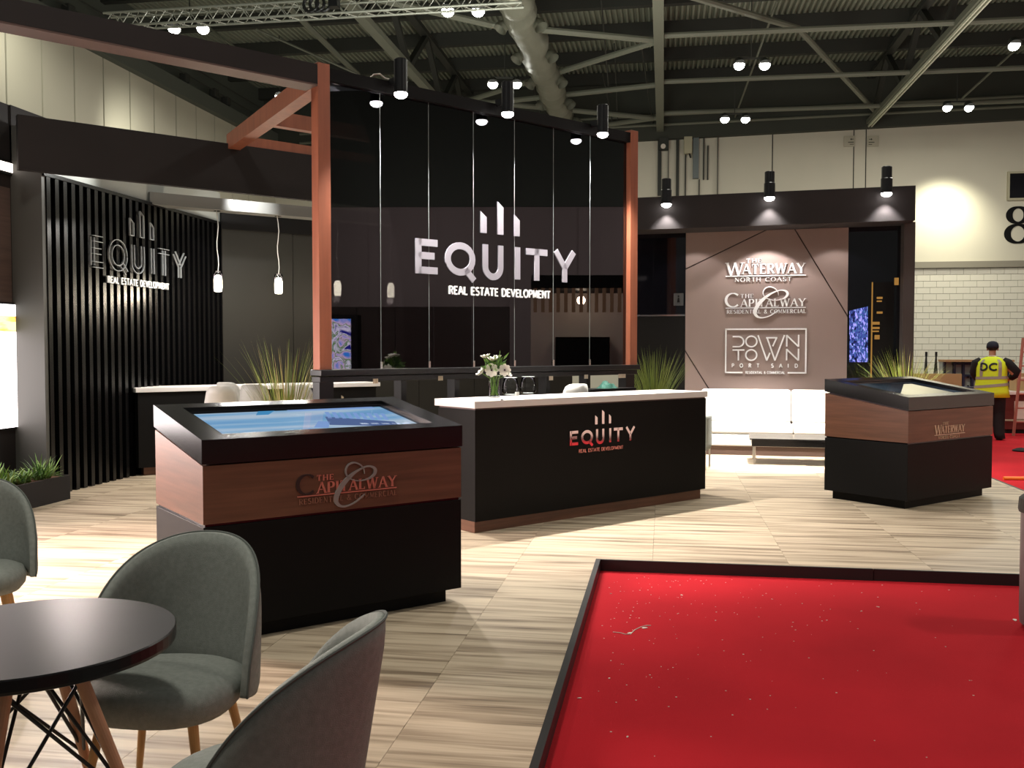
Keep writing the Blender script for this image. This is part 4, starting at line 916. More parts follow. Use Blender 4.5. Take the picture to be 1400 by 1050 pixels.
r = ray(773, 530); d = Vector((r.x, r.y)).normalized(); stool((d.x * 10.05, d.y * 10.05, 0), PI + 0.6, 'white shell bar stool behind the reception counter', SG)

# ================================================================== KIOSKS
def kiosk(loc, depth, lab, scr_mat, logo):
    t = thing('touchscreen_kiosk', lab, 'kiosk', loc, PI / 4)
    Wd = 1.572; D = depth; sl_ = 0.137 / 0.85
    zt = lambda z, y: z + sl_ * y
    MB().box(0.06, Wd - 0.075, 0.06, D - 0.06, 0, 0.085).build('plinth', BLACK, t)
    MB().box(0, Wd, 0, D, 0.085, 0.628).build('lower_body', BLACK, t, bevel=0.002)
    MB().box(0.012, Wd - 0.012, 0.012, D - 0.012, 0.628, 0.643).build('shadow_gap', BLACKGLOSS, t)
    mb = MB(); mb.hexa([(0, 0, 0.643), (Wd, 0, 0.643), (Wd, D, 0.643), (0, D, 0.643), (0, 0, 0.945), (Wd, 0, 0.945), (Wd, D, zt(0.937, D)), (0, D, zt(0.937, D))]); mb.build('wood_band', WOODK, t)
    i_ = 0.03
    mb = MB(); mb.hexa([(i_, i_, 0.90), (Wd - i_, i_, 0.90), (Wd - i_, D - i_, 1.0), (i_, D - i_, 1.0), (i_, i_, 0.953), (Wd - i_, i_, 0.953), (Wd - i_, D - i_, zt(0.978, D)), (i_, D - i_, zt(0.978, D))]); mb.build('neck', mat('mauve_neck', (0.10, 0.07, 0.09), 0.4), t)
    e = 0.006; x0, x1, y0, y1 = 0.13, Wd - 0.14, 0.10, D - 0.10
    def slab(a, b, c, d_, zb, zc, name, m):
        mb = MB(); mb.hexa([(a, c, zt(zb, c)), (b, c, zt(zb, c)), (b, d_, zt(zb, d_)), (a, d_, zt(zb, d_)), (a, c, zt(zc, c)), (b, c, zt(zc, c)), (b, d_, zt(zc, d_)), (a, d_, zt(zc, d_))]); return mb.build(name, m, t)
    fm = MB()
    for a, b, c, d_ in ((-e, Wd + e, -e, y0), (-e, Wd + e, y1, D + e), (-e, x0, y0, y1), (x1, Wd + e, y0, y1)):
        fm.hexa([(a, c, zt(0.955, c)), (b, c, zt(0.955, c)), (b, d_, zt(0.955, d_)), (a, d_, zt(0.955, d_)), (a, c, zt(1.082, c)), (b, c, zt(1.082, c)), (b, d_, zt(1.082, d_)), (a, d_, zt(1.082, d_))])
    fm.build('top_frame', FRAMEBLK, t)
    bz = 0.035
    fr = MB()
    for a, b, c, d_ in ((x0, x1, y0, y0 + bz * 0.3), (x0, x1, y1 - bz, y1), (x0, x0 + bz, y0, y1), (x1 - bz, x1, y0, y1)):
        fr.hexa([(a, c, zt(1.03, c)), (b, c, zt(1.03, c)), (b, d_, zt(1.03, d_)), (a, d_, zt(1.03, d_)), (a, c, zt(1.062, c)), (b, c, zt(1.062, c)), (b, d_, zt(1.062, d_)), (a, d_, zt(1.062, d_))])
    sc = slab(x0 + 0.002, x1 - 0.002, y0 + 0.002, y1 - 0.002, 1.0, 1.05, 'touchscreen', scr_mat)
    fr.build('bezel', BLACKGLOSS, t)
    logo(t, lambda u, v, d: (u, -d, v))
    return t, zt, (x0, x1, y0, y1), sc
k1, zt, scr, sc1 = kiosk((-2.325, 4.536, 0), 0.85, 'dark kiosk with reddish wood band and bright blue tilted touchscreen, in the left foreground', SKY,
    lambda t, fn: logo_capital(t, fn, mat('coral_letter', (0.62, 0.20, 0.15), 0.35, metal=0.15), mat('grey_letter', (0.30, 0.285, 0.275), 0.35, metal=0.2), 0.511, 0.741, 0.612, d=0.006, big=mat('dark_bronze_letter', (0.035, 0.022, 0.02), 0.35), small=mat('brown_letter', (0.30, 0.135, 0.09), 0.4, metal=0.1)))
kiosk((2.309, 9.525, 0), 0.93, 'dark kiosk with reddish wood band and unlit tilted touchscreen, standing at the right', DARKSCR,
    lambda t, fn: logo_waterway(t, fn, mat('champagne_letter', (0.62, 0.46, 0.33), 0.4, metal=0.3), 0.45, 0.700, 0.565, d=0.006))
# drawing shown on the first touchscreen: buildings and trees, flat picture shapes on the screen face
def pic(poly, m, name='screen_picture'):
    mb = MB(); x0, x1, y0, y1 = scr
    mb.prism([(x0 + (x1 - x0) * u, y0 + (y1 - y0) * v) for u, v in poly], lambda u, v, d: (u, v, zt(1.051, v) + d), 0.001, 0.0); o = mb.build(name, m, sc1); recalc(o); return o
DKB = emis('screen_slate', srgb(84, 104, 150), 0.9); MDB = emis('screen_mid_blue', srgb(128, 160, 214), 0.9); LTB = emis('screen_pale', srgb(214, 228, 250), 0.95); GRN = emis('screen_teal', srgb(70, 140, 190), 0.9)
pic([(0.55, 0.30), (0.86, 0.12), (0.88, 0.30), (0.60, 0.62)], DKB)
for k in range(9): pic([(0.60 + 0.032 * k, 0.55 - 0.02 * k), (0.618 + 0.032 * k, 0.54 - 0.02 * k), (0.66 + 0.032 * k, 0.80 - 0.02 * k), (0.642 + 0.032 * k, 0.81 - 0.02 * k)], MDB)
for k in range(5): pic([(0.70 + 0.05 * k, 0.26 - 0.02 * k), (0.735 + 0.05 * k, 0.25 - 0.02 * k), (0.735 + 0.05 * k, 0.30 - 0.02 * k), (0.70 + 0.05 * k, 0.31 - 0.02 * k)], LTB)
pic([(0.48, 0.90), (0.93, 0.88), (0.93, 0.96), (0.48, 0.96)], MDB); pic([(0.30, 0.80), (0.36, 0.80), (0.42, 0.95), (0.34, 0.95)], GRN); pic([(0.42, 0.08), (0.66, 0.06), (0.66, 0.14), (0.42, 0.20)], GRN)
pic([(0.46, 0.24), (0.52, 0.20), (0.58, 0.42), (0.53, 0.46)], MDB)

# ================================================================== RIGHT BOOTH
W0 = P(938, 316, 3.35); W1 = P(1160, 310, 3.35); wd = (W1 - W0).normalized(); wang = math.atan2(wd.y, wd.x); WL = (W1 - W0).length
rb = thing('booth_wall', 'mauve panelled booth wall with diagonal joints under a black fascia', 'wall', (W0.x, W0.y, 0), wang); rb['kind'] = 'structure'
def clip(poly, a, b, keep):
    out = []; s = lambda p: ((b[0] - a[0]) * (p[1] - a[1]) - (b[1] - a[1]) * (p[0] - a[0])) * keep
    for i in range(len(poly)):
        p, q = poly[i], poly[(i + 1) % len(poly)]; sp, sq = s(p), s(q)
        if sp >= 0: out.append(p)
        if sp * sq < 0: t = sp / (sp - sq); out.append((p[0] + (q[0] - p[0]) * t, p[1] + (q[1] - p[1]) * t))
    return out
def shift(a, b, o): dx, dy = b[0] - a[0], b[1] - a[1]; q = math.hypot(dx, dy); return (a[0] - dy / q * o, a[1] + dx / q * o), (b[0] - dy / q * o, b[1] + dx / q * o)
rect = [(0, 0), (WL, 0), (WL, 3.36), (0, 3.36)]
LN = [((0.0, 2.767), (1.27, 3.37)), ((1.59, 3.36), (2.385, 2.007)), ((0.01, 1.49), (0.315, 1.0))]
LN[2] = ((0.01, 1.49), (0.90, 0.06)); G = 0.009
polys = []
core = rect
for (a, b), keep in zip(LN, (-1, -1, 1)):
    s1_ = shift(a, b, G * keep); s2_ = shift(a, b, -G * keep)
    polys.append(clip(core, *s2_, -keep)); core = clip(core, *s1_, keep)
polys.append(core)
for p in polys:
    if len(p) >= 3:
        mb = MB(); mb.prism(p, lambda u, v, d: (u, -d, v), 0.02, 0.0); o = mb.build('wall_panel', TAUPE, rb); recalc(o)
MB().box(-0.9, 3.3, 0.001, 0.10, 0, 3.36).build('backing_board', GROOVE, rb)
BG2 = mat('black_mirror_glass', (0.004, 0.004, 0.006), 0.04, spec=0.6)
MB().box(-0.95, -0.003, -0.022, 0.0, 2.07, 3.36).build('glass_panel', BG2, rb); MB().box(-0.95, -0.003, -0.024, 0.0, 0, 2.045).build('black_panel', BLACK, rb)
MB().box(-0.95, -0.003, -0.03, 0.0, 2.045, 2.07).build('metal_strip', CHROME, rb)
MB().box(WL + 0.003, 3.10, -0.022, 0.0, 0, 3.36).build('glass_panel', BG2, rb); MB().box(3.10, 3.25, -0.30, 0.3, 0, 3.36).build('side_column', mat('mauve_column', (0.045, 0.035, 0.032), 0.6), rb)
fo = 0.62; fnv = Vector((wd.y, -wd.x, 0)) * fo
fA = W0 + fnv; fB = W1 + fnv; lx = lambda p: (p - fA).dot(wd)
c = [onplane(x, y, fA, fB) for x, y in ((868, 314.5), (1247, 301), (1252, 253.5), (868, 270.5))]
x0_, x1_ = lx(c[0]) - 0.2, lx(c[2])
mb = MB(); mb.hexa([(x0_, -fo, c[0].z), (x1_, -fo, c[1].z), (x1_, 0.35, c[1].z), (x0_, 0.35, c[0].z), (x0_, -fo, c[3].z), (x1_, -fo, c[2].z), (x1_, 0.35, c[2].z), (x0_, 0.35, c[3].z)]); mb.build('fascia', CHARWALL, rb)
# fascia spotlights
FG = 'black cylinder spotlights on the right booth fascia'
for (px, py, py2), lab in zip(((911, 279, 258), (1052, 270, 250), (1212, 264, 243)), ('black cylinder spotlight over the left end of the right booth fascia', 'black cylinder spotlight over the middle of the right booth fascia', 'black cylinder spotlight near the right end of the right booth fascia')):
    q = onplane(px, py, fA + fnv * 0.16, fB + fnv * 0.16)
    t = thing('spotlight', lab, 'spotlight', (q.x, q.y, q.z), wang, FG)
    MB().lathe([(0.072, 0.0), (0.078, 0.012), (0.078, 0.20), (0.07, 0.21), (0.07, 0.36), (0.06, 0.37), (0, 0.37)], 24).build('housing', BLACKMETAL, t)
    MB().lathe([(0, 0.004), (0.07, 0.004), (0.074, -0.010), (0.06, -0.034), (0.034, -0.048), (0, -0.052)], 24).build('lens', LAMP, t, smooth=True); MB().box(-0.02, 0.02, 0.07, 0.11, 0.12, 0.20).build('bracket', BLACKMETAL, t)
    light('SPOT', (q.x, q.y, q.z - 0.07), 90, (1.0, 0.96, 0.93), (q.x - fnv.x * 0.12, q.y - fnv.y * 0.12, 0), size=0.05, angle=95, blend=0.5)
# recessed downlights under the fascia grazing the wall
for u, e in ((0.15, 14), (1.19, 80), (2.2, 16)):
    p = W0 + wd * u + Vector((wd.y, -wd.x, 0)) * 0.45; light('SPOT', (p.x, p.y, 3.29), e, (1.0, 0.94, 0.90), (p.x - wd.y * -0.0, p.y + 0.12, 0), size=0.03, angle=112, blend=0.25)
# wall signs
f_w = lambda u, v, d: (u, -0.021 - d, v)
def wsign(lab, fnc):
    t = thing('wall_sign', lab, 'sign', (W0.x, W0.y, 0), wang); fnc(t); return t
loc_ = lambda p: ((p - W0).dot(wd), p.z)
a = loc_(onplane(992, 375, W0, W1)); b = loc_(onplane(1102, 372, W0, W1)); wsign('white waterway lettering, topmost sign on the mauve wall', lambda t: logo_waterway(t, f_w, WHITELET, a[0], a[1] - 0.02, b[0] - a[0], d=0.02))
a2 = loc_(onplane(992, 420.5, W0, W1)); wsign('white capital letters with a large script swash, middle sign on the mauve wall', lambda t: logo_capital(t, f_w, WHITELET, WHITELET, a2[0], a2[1] - 0.01, b[0] - a2[0], d=0.02))
a3 = loc_(onplane(991, 511, W0, W1)); wsign('white line drawn downtown sign in a rectangular frame, lowest on the mauve wall', lambda t: logo_downtown(t, f_w, WHITELET, a3[0], a3[1] + 0.01, b[0] - a3[0] + 0.02, d=0.02))
a4 = loc_(onplane(921, 418, W0, W1)); t = thing('toilet_sign', 'small framed pictogram sign in the dark glass left of the mauve wall', 'sign', (W0.x, W0.y, 0), wang)
MB().box(a4[0], a4[0] + 0.15, -0.03, -0.0225, a4[1], a4[1] + 0.19).build('board', mat('dim_board', (0.05, 0.052, 0.055), 0.6), t)
mb = MB(); mb.blob((a4[0] + 0.075, -0.033, a4[1] + 0.145), (0.012, 0.004, 0.014)); mb.prism([(a4[0] + .055, a4[1] + .05), (a4[0] + .095, a4[1] + .05), (a4[0] + .085, a4[1] + .12), (a4[0] + .065, a4[1] + .12)], lambda u, v, d: (u, -d, v), 0.035, 0.03); mb.build('pictogram', BLACK, t)
# glowing shapes painting the reflected screen and gold sign in the right black glass bay
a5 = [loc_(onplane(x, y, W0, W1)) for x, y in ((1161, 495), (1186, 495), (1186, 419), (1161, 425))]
t = thing('led_screen', 'painted purple and blue reflection of a screen in the black bay right of the mauve wall', 'screen', (W0.x, W0.y, 0), wang)
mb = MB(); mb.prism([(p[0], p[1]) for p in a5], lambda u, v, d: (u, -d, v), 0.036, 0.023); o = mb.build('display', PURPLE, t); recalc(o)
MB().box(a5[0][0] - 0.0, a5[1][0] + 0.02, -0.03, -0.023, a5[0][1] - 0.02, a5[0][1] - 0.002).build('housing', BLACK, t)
t = thing('gold_sign_reflection', 'painted reflection of a black totem sign with gold edge, in the right black bay', 'sign', (W0.x, W0.y, 0), wang)
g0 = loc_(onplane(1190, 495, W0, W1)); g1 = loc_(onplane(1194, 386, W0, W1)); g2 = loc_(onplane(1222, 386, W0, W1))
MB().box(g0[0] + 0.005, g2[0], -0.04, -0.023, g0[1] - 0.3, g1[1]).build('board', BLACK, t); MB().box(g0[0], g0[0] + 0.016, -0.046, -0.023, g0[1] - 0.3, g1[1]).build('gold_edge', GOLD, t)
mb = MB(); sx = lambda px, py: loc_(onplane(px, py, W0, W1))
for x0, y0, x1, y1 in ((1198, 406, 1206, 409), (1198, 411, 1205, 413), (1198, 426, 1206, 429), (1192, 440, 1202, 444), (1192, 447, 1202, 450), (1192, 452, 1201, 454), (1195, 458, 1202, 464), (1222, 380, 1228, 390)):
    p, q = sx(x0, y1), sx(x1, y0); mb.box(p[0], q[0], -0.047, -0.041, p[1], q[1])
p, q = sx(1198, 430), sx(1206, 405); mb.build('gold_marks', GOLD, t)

# sofa bench, glass coffee table
sb = thing('sofa', 'long low cream leather sofa glowing white under the spotlights in front of the mauve wall', 'sofa', (W0.x, W0.y, 0), wang)
bx0 = 0.25; bx1 = 2.75
MB().box(bx0 + 0.03, bx1 - 0.03, -0.80, -0.08, 0.0, 0.13).build('base', mat('dark_brown_base', (0.07, 0.04, 0.03), 0.6), sb)
MB().box(bx0, bx1, -0.84, -0.05, 0.13, 0.30).build('seat_frame', CREAM, sb, bevel=0.02)
xm = 1.57
for a_, b_ in ((bx0 + 0.005, xm - 0.003), (xm + 0.003, bx1 - 0.005)):
    MB().box(a_, b_, -0.83, -0.28, 0.305, 0.45).build('seat_cushion', CREAM, sb, bevel=0.035); MB().box(a_, b_, -0.30, -0.06, 0.43, 0.93).build('back_cushion', CREAM, sb, bevel=0.04)
cp = P(1040, 635, 0); tb = thing('coffee_table', 'low black glass coffee table with slim metal legs in front of the cream sofa', 'table', (cp.x - 0.12, cp.y - 0.02, 0), wang)
MB().box(-0.0, 1.25, 0.0, 0.72, 0.245, 0.335).build('apron', BLACKGLOSS, tb); MB().box(-0.03, 1.28, -0.03, 0.75, 0.335, 0.35).build('glass_top', mat('black_glass_top', (0.01, 0.01, 0.012), 0.1), tb, bevel=0.003)
for x, y in ((0.04, 0.04), (1.21, 0.04), (0.04, 0.68), (1.21, 0.68)): MB().tube([(x, y, 0), (x, y, 0.245)], 0.016, 10).build('leg', CHROME, tb)
MB().box(0.04, 1.21, 0.67, 0.69, 0.19, 0.21).build('stretcher', CHROME, tb)
q = P(967, 560, 0.5); sc_ = thing('side_chair', 'grey chair edge with chrome leg just right of the reception counter', 'chair', (0.43, 12.5, 0), -0.2)
MB().box(-0.22, 0.16, -0.2, 0.2, 0.24, 0.34).build('seat', FABRIC, sc_, bevel=0.02); MB().box(0.11, 0.17, -0.2, 0.2, 0.28, 0.68).build('backrest', FABRIC, sc_, bevel=0.02)
for x in (-0.19, 0.14):
    for y in (-0.18, 0.18): MB().tube([(x, y, 0), (x, y, 0.25)], 0.012, 8).build('leg', CHROME, sc_)

# ================================================================== FOREGROUND CHAIRS AND TABLE
def cham(loc, rz, lab):
    """upholstered chair facing local -y; seat centre at the origin"""
    t = thing('upholstered_chair', lab, 'chair', loc, rz, 'grey-green upholstered chairs')
    # seat
    prof = [(0, 0.365), (0.16, 0.365), (0.225, 0.372), (0.248, 0.40), (0.253, 0.43), (0.24, 0.462), (0.20, 0.482), (0.10, 0.49), (0, 0.492)]
    n = 36; vs = []; fs = []
    for r_, z in prof:
        for k in range(n):
            a = 2 * PI * k / n; ca_, sa_ = math.cos(a), math.sin(a); sq = (abs(ca_) ** 2.6 + abs(sa_) ** 2.6) ** (-1 / 2.6)
            vs.append((r_ * ca_ * sq * 0.98, r_ * sa_ * sq * 0.94 - 0.005, z))
    for i in range(len(prof) - 1):
        for k in range(n): fs.append((i * n + k, i * n + (k + 1) % n, (i + 1) * n + (k + 1) % n, (i + 1) * n + k))
    MB().add(vs, fs).build('seat', FABRIC, t, smooth=True)
    # backrest shell: outline is a rounded arch wrapped around the seat
    NA, NT = 40, 12; A = math.radians(98); TH = 0.045
    def top(s): return 0.425 + 0.455 * (1 - abs(s) ** 2.3) ** 0.62
    def pt(s, z, off):
        a = s * A; R = 0.255 + off; up = max(0, z - 0.45); lean = 0.17 * up; flare = 1 - 0.10 * max(0, z - 0.6)
        return (R * math.sin(a) * flare, (R * 0.94 * math.cos(a)) + lean * (0.3 + 0.7 * max(0, math.cos(a))) - 0.0, z)
    vs = []; fs = []
    for side, off in ((0, 0.0), (1, TH)):
        for j in range(NT + 1):
            for i in range(NA + 1):
                s = -1 + 2 * i / NA; z0 = 0.385 + 0.03 * abs(s) ** 3; z = z0 + (top(s) - z0) * j / NT
                e1 = min(j, NT - j) / NT; rnd = 1 - (1 - min(1, e1 * 5)) ** 2; e2 = min(i, NA - i) / NA; rnd *= 1 - (1 - min(1, e2 * 10)) ** 2
                mid = TH / 2; o_ = mid + (off - mid) * (0.55 + 0.45 * rnd)
                vs.append(pt(s, z, o_))
    N1 = (NA + 1) * (NT + 1); id_ = lambda sd, j, i: sd * N1 + j * (NA + 1) + i
    for j in range(NT):
        for i in range(NA):
            fs.append((id_(0, j, i), id_(0, j + 1, i), id_(0, j + 1, i + 1), id_(0, j, i + 1))); fs.append((id_(1, j, i), id_(1, j, i + 1), id_(1, j + 1, i + 1), id_(1, j + 1, i)))
    for i in range(NA):
        fs.append((id_(0, NT, i), id_(1, NT, i), id_(1, NT, i + 1), id_(0, NT, i + 1))); fs.append((id_(0, 0, i), id_(0, 0, i + 1), id_(1, 0, i + 1), id_(1, 0, i)))
    for j in range(NT):
        fs.append((id_(0, j, 0), id_(1, j, 0), id_(1, j + 1, 0), id_(0, j + 1, 0))); fs.append((id_(0, j, NA), id_(0, j + 1, NA), id_(1, j + 1, NA), id_(1, j, NA)))
    o = MB().add(vs, fs).build('backrest', FABRIC, t, smooth=True); recalc(o)
    rim = [pt(-1 + 2 * i / 60, top(-1 + 2 * i / 60) + 0.001, TH * 0.82) for i in range(61)]
    rim = [pt(-1, 0.415, TH * .8)] + rim + [pt(1, 0.415, TH * .8)]
    MB().tube(rim, 0.0042, 6).build('piping', PIPING, o)
    for sx in (-1, 1):
        for sy in (-1, 1):
            MB().tube([(sx * 0.15, sy * 0.14, 0.37), (sx * 0.215, sy * 0.205, 0.0)], [0.017, 0.010], 14).build('leg', OAK, t)
    MB().lathe([(0, 0.355), (0.17, 0.355), (0.17, 0.37), (0, 0.37)], 20).build('mounting_plate', WIRE, t)
    return t
cham((-1.615, 2.89, 0), math.radians(3), 'grey-green upholstered chair behind the round black table, whole backrest facing the camera')
cham((-1.025, 2.23, 0), math.radians(-89), 'grey-green upholstered chair nearest the camera, seen from behind')
cham((-3.33, 4.12, 0), math.radians(35), 'grey-green upholstered chair at the left edge, in front of the planter')
tb = thing('round_table', 'round black bistro table on splayed beech legs with crossed black wire struts', 'table', (-1.79, 2.44, 0), YAW)
MB().lathe([(0, 0.688), (0.388, 0.688), (0.398, 0.692), (0.40, 0.70), (0.40, 0.728), (0.397, 0.732), (0, 0.732)], 72).build('tabletop', TABLETOP, tb)
feet = []
for k in range(4):
    a = math.radians(-4 + 90 * k) if k != 3 else math.radians(-86)
    u = Vector((math.cos(a), math.sin(a), 0)); top_ = u * 0.12 + Vector((0, 0, 0.69)); ft = u * 0.40
    MB().tube([top_, ft], [0.021, 0.013], 16).build('leg', BEECH, tb); feet.append((u, top_, ft))
at_ = lambda k, f: feet[k][1].lerp(feet[k][2], f)
for k in range(4):
    j = (k + 1) % 4
    MB().tube([at_(k, 0.12), at_(j, 0.62)], 0.0055, 8).build('wire_strut', WIRE, tb); MB().tube([at_(k, 0.62), at_(j, 0.12)], 0.0055, 8).build('wire_strut', WIRE, tb)
    MB().tube([at_(k, 0.60), Vector((0, 0, 0.66))], 0.0055, 8).build('wire_strut', WIRE, tb)
MB().lathe([(0, 0.66), (0.13, 0.66), (0.13, 0.695), (0, 0.695)], 24).build('mounting_plate', WIRE, tb)

# ================================================================== RIGHT: HALL FLOOR THINGS
t = thing('waste_bin', 'slim grey cylindrical bin cut off by the right edge, standing on the red carpet', 'bin', (2.215, 5.88, ZC))
MB().lathe([(0, 0), (0.12, 0), (0.15, 0.03), (0.155, 0.08), (0.155, 0.68), (0, 0.68)], 28).build('body', BINGREY, t, smooth=False); MB().lathe([(0, 0.68), (0.165, 0.68), (0.17, 0.70), (0.165, 0.76), (0.13, 0.79), (0, 0.80)], 28).build('lid', STEELD, t)
# scraps on the carpet
random.seed(11)
for k, (x, y, s) in enumerate(((881, 859, .030), (861, 866, .022), (932, 814, .016), (835, 812, .010), (792, 955, .012), (858, 1008, .012), (833, 928, .010), (1387, 848, .035), (829, 778, .012), (865, 836, .008), (1178, 836, .012), (1200, 830, .015))):
    q = P(x, y, ZC); mb = MB(); pts = [(s * random.uniform(0.4, 1) * math.cos(i * PI / 3), s * 0.5 * random.uniform(0.4, 1) * math.sin(i * PI / 3)) for i in range(6)]
    mb.prism(pts, lambda u, v, d: (u, v, d), 0.003, 0.0); o = mb.build('paper_scrap', PAPER, loc=(q.x, q.y, ZC + 0.001), rz=random.uniform(0, 3)); recalc(o)
    tag(o, 'tiny pale scrap of debris lying on the bare red carpet', 'debris', 'scraps on the red carpet')
q = [P(x, y, ZC + 0.003) for x, y in ((838, 864), (848, 865), (855, 867), (862, 867), (868, 861), (876, 857), (884, 855), (890, 855))]
tag(MB().tube(q, 0.0025, 5).build('loose_thread', PAPER), 'wavy pale thread with fluff lying on the red carpet pit', 'thread')
dust = MB()
for k in range(260):
    if random.random() < 0.6: x, y = NX + 0.1 + abs(random.gauss(0, 0.8)), NY - 0.1 - abs(random.gauss(0, 1.3))
    else: x, y = random.uniform(NX + 0.1, 4.5), random.uniform(2.2, NY - 0.1)
    s = random.uniform(0.001, 0.0042); dust.box(x - s, x + s, y - s * 0.6, y + s * 0.6, ZC, ZC + 0.002)
o = dust.build('carpet_dust', PAPER); tag(o, 'fine pale dust and crumbs sprinkled over the red carpet', 'dust', kind='stuff')

# background workers' area
q0 = P(1390, 660, ZC); a = P(1372, 656, ZC); tag(MB().tube([(a.x, a.y, ZC + 0.02), (a.x + 1.3, a.y + 0.12, ZC + 0.02)], 0.022, 8).build('orange_bar', ORANGE), 'orange bar lying on the red carpet beside the platform edge', 'bar')
a = P(1396, 617, ZC); tag(MB().lathe([(0, 0), (0.12, 0), (0.13, 0.02), (0.06, 0.05), (0, 0.06)], 20).build('weight_disc', DARKCLOTH, loc=(a.x, a.y, ZC)), 'dark round disc on the red carpet at the right edge', 'disc')
def onY(px, py, Y): return onplane(px, py, (0, Y), (1, Y))
# long low maroon bench the man leans over
b0 = onY(1366, 583, 19.4); b1 = onY(1366, 535, 19.4); wbn = thing('workbench', 'dark red workbench with a pale top at the right edge behind the man', 'workbench', (b0.x + 0.1, 19.4, ZC))
hb = b1.z - ZC
MB().box(0, 2.6, 0, 0.7, 0.08, hb - 0.06).build('front_panel', MAROON, wbn); MB().box(-0.05, 2.65, -0.05, 0.75, hb - 0.06, hb).build('top', WHITEP, wbn); MB().box(0.05, 2.5, 0.05, 0.6, 0, 0.08).build('plinth', DARKCLOTH, wbn)
MB().box(0, 2.6, -0.02, 0, 0.24, 0.27).build('trim_strip', BOXW, wbn)
o = MB().box(0.16, 0.34, -0.01, 0, 0.28, 0.62).build('notice', PAPER, loc=(b0.x + 0.1, 19.39, ZC)); tag(o, 'white paper notice taped on the dark red workbench', 'paper')
# fibre board leaning
a, b = onY(1247, 530, 20.5), onY(1315, 511, 20.5)
t = thing('fibreboard_sheet', 'tan fibreboard panel standing behind the right kiosk', 'board', (a.x, 20.5, ZC)); MB().box(-0.3, b.x - a.x, 0, 0.04, 0, b.z - ZC).build('sheet', MDF, t); MB().box(0.2, 0.26, 0.04, 0.5, 0, 0.04).build('foot', MDF, t)
MB().box(0.8, 0.86, 0.04, 0.5, 0, 0.04).build('foot', MDF, t)
# wheeled case wall with compartments
a, b = onY(1293, 545, 23.5), onY(1386, 492, 23.5); wq = b.x - a.x; hq = b.z - ZC
fc = thing('equipment_rack', 'wide open equipment rack with navy frames and pale compartments behind the man', 'rack', (a.x, 23.5, ZC))
PALEC = mat('pale_compartment', srgb(150, 156, 150), 0.6); NAVF = mat('navy_frame', (0.01, 0.012, 0.04), 0.5)
MB().box(0, wq, 0.3, 0.6, 0.1, hq - 0.04).build('back_panel', PALEC, fc)
MB().box(-0.02, wq + 0.02, 0.0, 0.6, hq - 0.05, hq).build('top_board', MDF, fc)
xs_ = [0, 0.22, 0.42, 0.62, 0.88, 1.04, 1.24, wq - 0.06]
for x in xs_: MB().box(x, x + 0.05, 0.2, 0.3, 0.0, hq - 0.05).build('upright', NAVF, fc)
for z in (0.35, 0.62, 0.95, hq - 0.12): MB().box(0.2, wq, 0.22, 0.3, z, z + 0.06).build('shelf_rail', NAVF, fc)
for k in range(16): x = random.choice(xs_[:-1]) + 0.1; z = random.uniform(0.4, hq - 0.2); MB().box(x, x + 0.04, 0.18, 0.2, z, z + 0.05).build('latch', BLACK, fc)
# tripods
for (x, y0, y1), lab in zip(((1266.5, 481, 517), (1280, 481, 517), (1287, 493, 516)), ('thin dark folded tripod against the block wall, leftmost of three', 'thin dark folded tripod against the block wall, middle of three', 'short dark rod leaning right of the two thin tripods')):
    a, b = onY(x, y0, 25.0), onY(x, 540, 25.0); t = thing('folded_tripod', lab, 'tripod', (a.x, 25.0, ZC)); H_ = a.z - ZC
    if y0 < 490:
        for dx, dy in ((-0.09, -0.05), (0.05, -0.05), (0.0, 0.07)): MB().tube([(dx * 1.6, dy, 0), (0, 0, H_ - 0.05)], 0.014, 6).build('leg', STEELD, t)
        MB().tube([(0, 0, H_ - 0.12), (0, 0, H_)], 0.03, 8).build('head', BLACKMETAL, t)
    else:
        MB().tube([(0.12, 0, 0), (-0.04, 0, H_)], 0.022, 6).build('rod', BLACKMETAL, t); MB().tube([(0.12, 0, 0.0), (0.12, 0, 0.03)], 0.05, 8).build('foot', BLACKMETAL, t)
# red step ladder
a = onY(1383, 590, 19.0); t = thing('step_ladder', 'reddish step ladder cut off by the right edge', 'ladder', (a.x, 18.9, ZC)); rr_ = onY(1399, 462, 18.9)
HL = rr_.z - ZC; dxl = rr_.x - a.x
MB().tube([(0, 0, 0), (dxl, 0, HL)], 0.028, 8).build('side_rail', COPPER, t); MB().tube([(0.75, 0, 0), (dxl + 0.35, 0, HL)], 0.028, 8).build('side_rail', COPPER, t)
for k in range(1, 7): f = k / 7; MB().tube([(dxl * f, 0, HL * f), (0.75 + (dxl - 0.4) * f, 0, HL * f)], 0.018, 6).build('rung', COPPER, t)
a = onY(1345, 548, 22.0)
for px, py0, py1, Yq, w_, lab, m_ in ((1392, 528, 508, 21.5, 0.5, 'brown cardboard box standing on the bench at the right edge', MDF),):
    p = onY(1386, 534, 19.7); t = thing('cardboard_box', lab, 'box', (p.x, 19.75, ZC + hb)); MB().box(0, 0.5, -0.15, 0.2, 0, 0.34).build('carton', MDF, t); MB().box(0.0, 0.5, -0.16, -0.15, 0.24, 0.27).build('tape_strip', TAPE, t)
p = onY(1305, 548, 22.4); t = thing('white_box', 'white plastic crate beside the equipment rack, left of the man', 'crate', (p.x, 22.4, ZC)); MB().box(0, 0.46, 0, 0.3, 0, p.z - ZC + 0.28).build('body', PALEC, t); MB().box(-0.02, 0.48, -0.02, 0.32, p.z - ZC + 0.28, p.z - ZC + 0.31).build('lid', NAVF, t)

# ================================================================== THE MAN IN THE HI-VIS VEST
pb = P(1354, 601, ZC)
pr = thing('person', 'man seen from behind in a yellow hi-vis vest, black cap and black trousers, head bent', 'person', (pb.x, pb.y, ZC), YAW - 0.55)
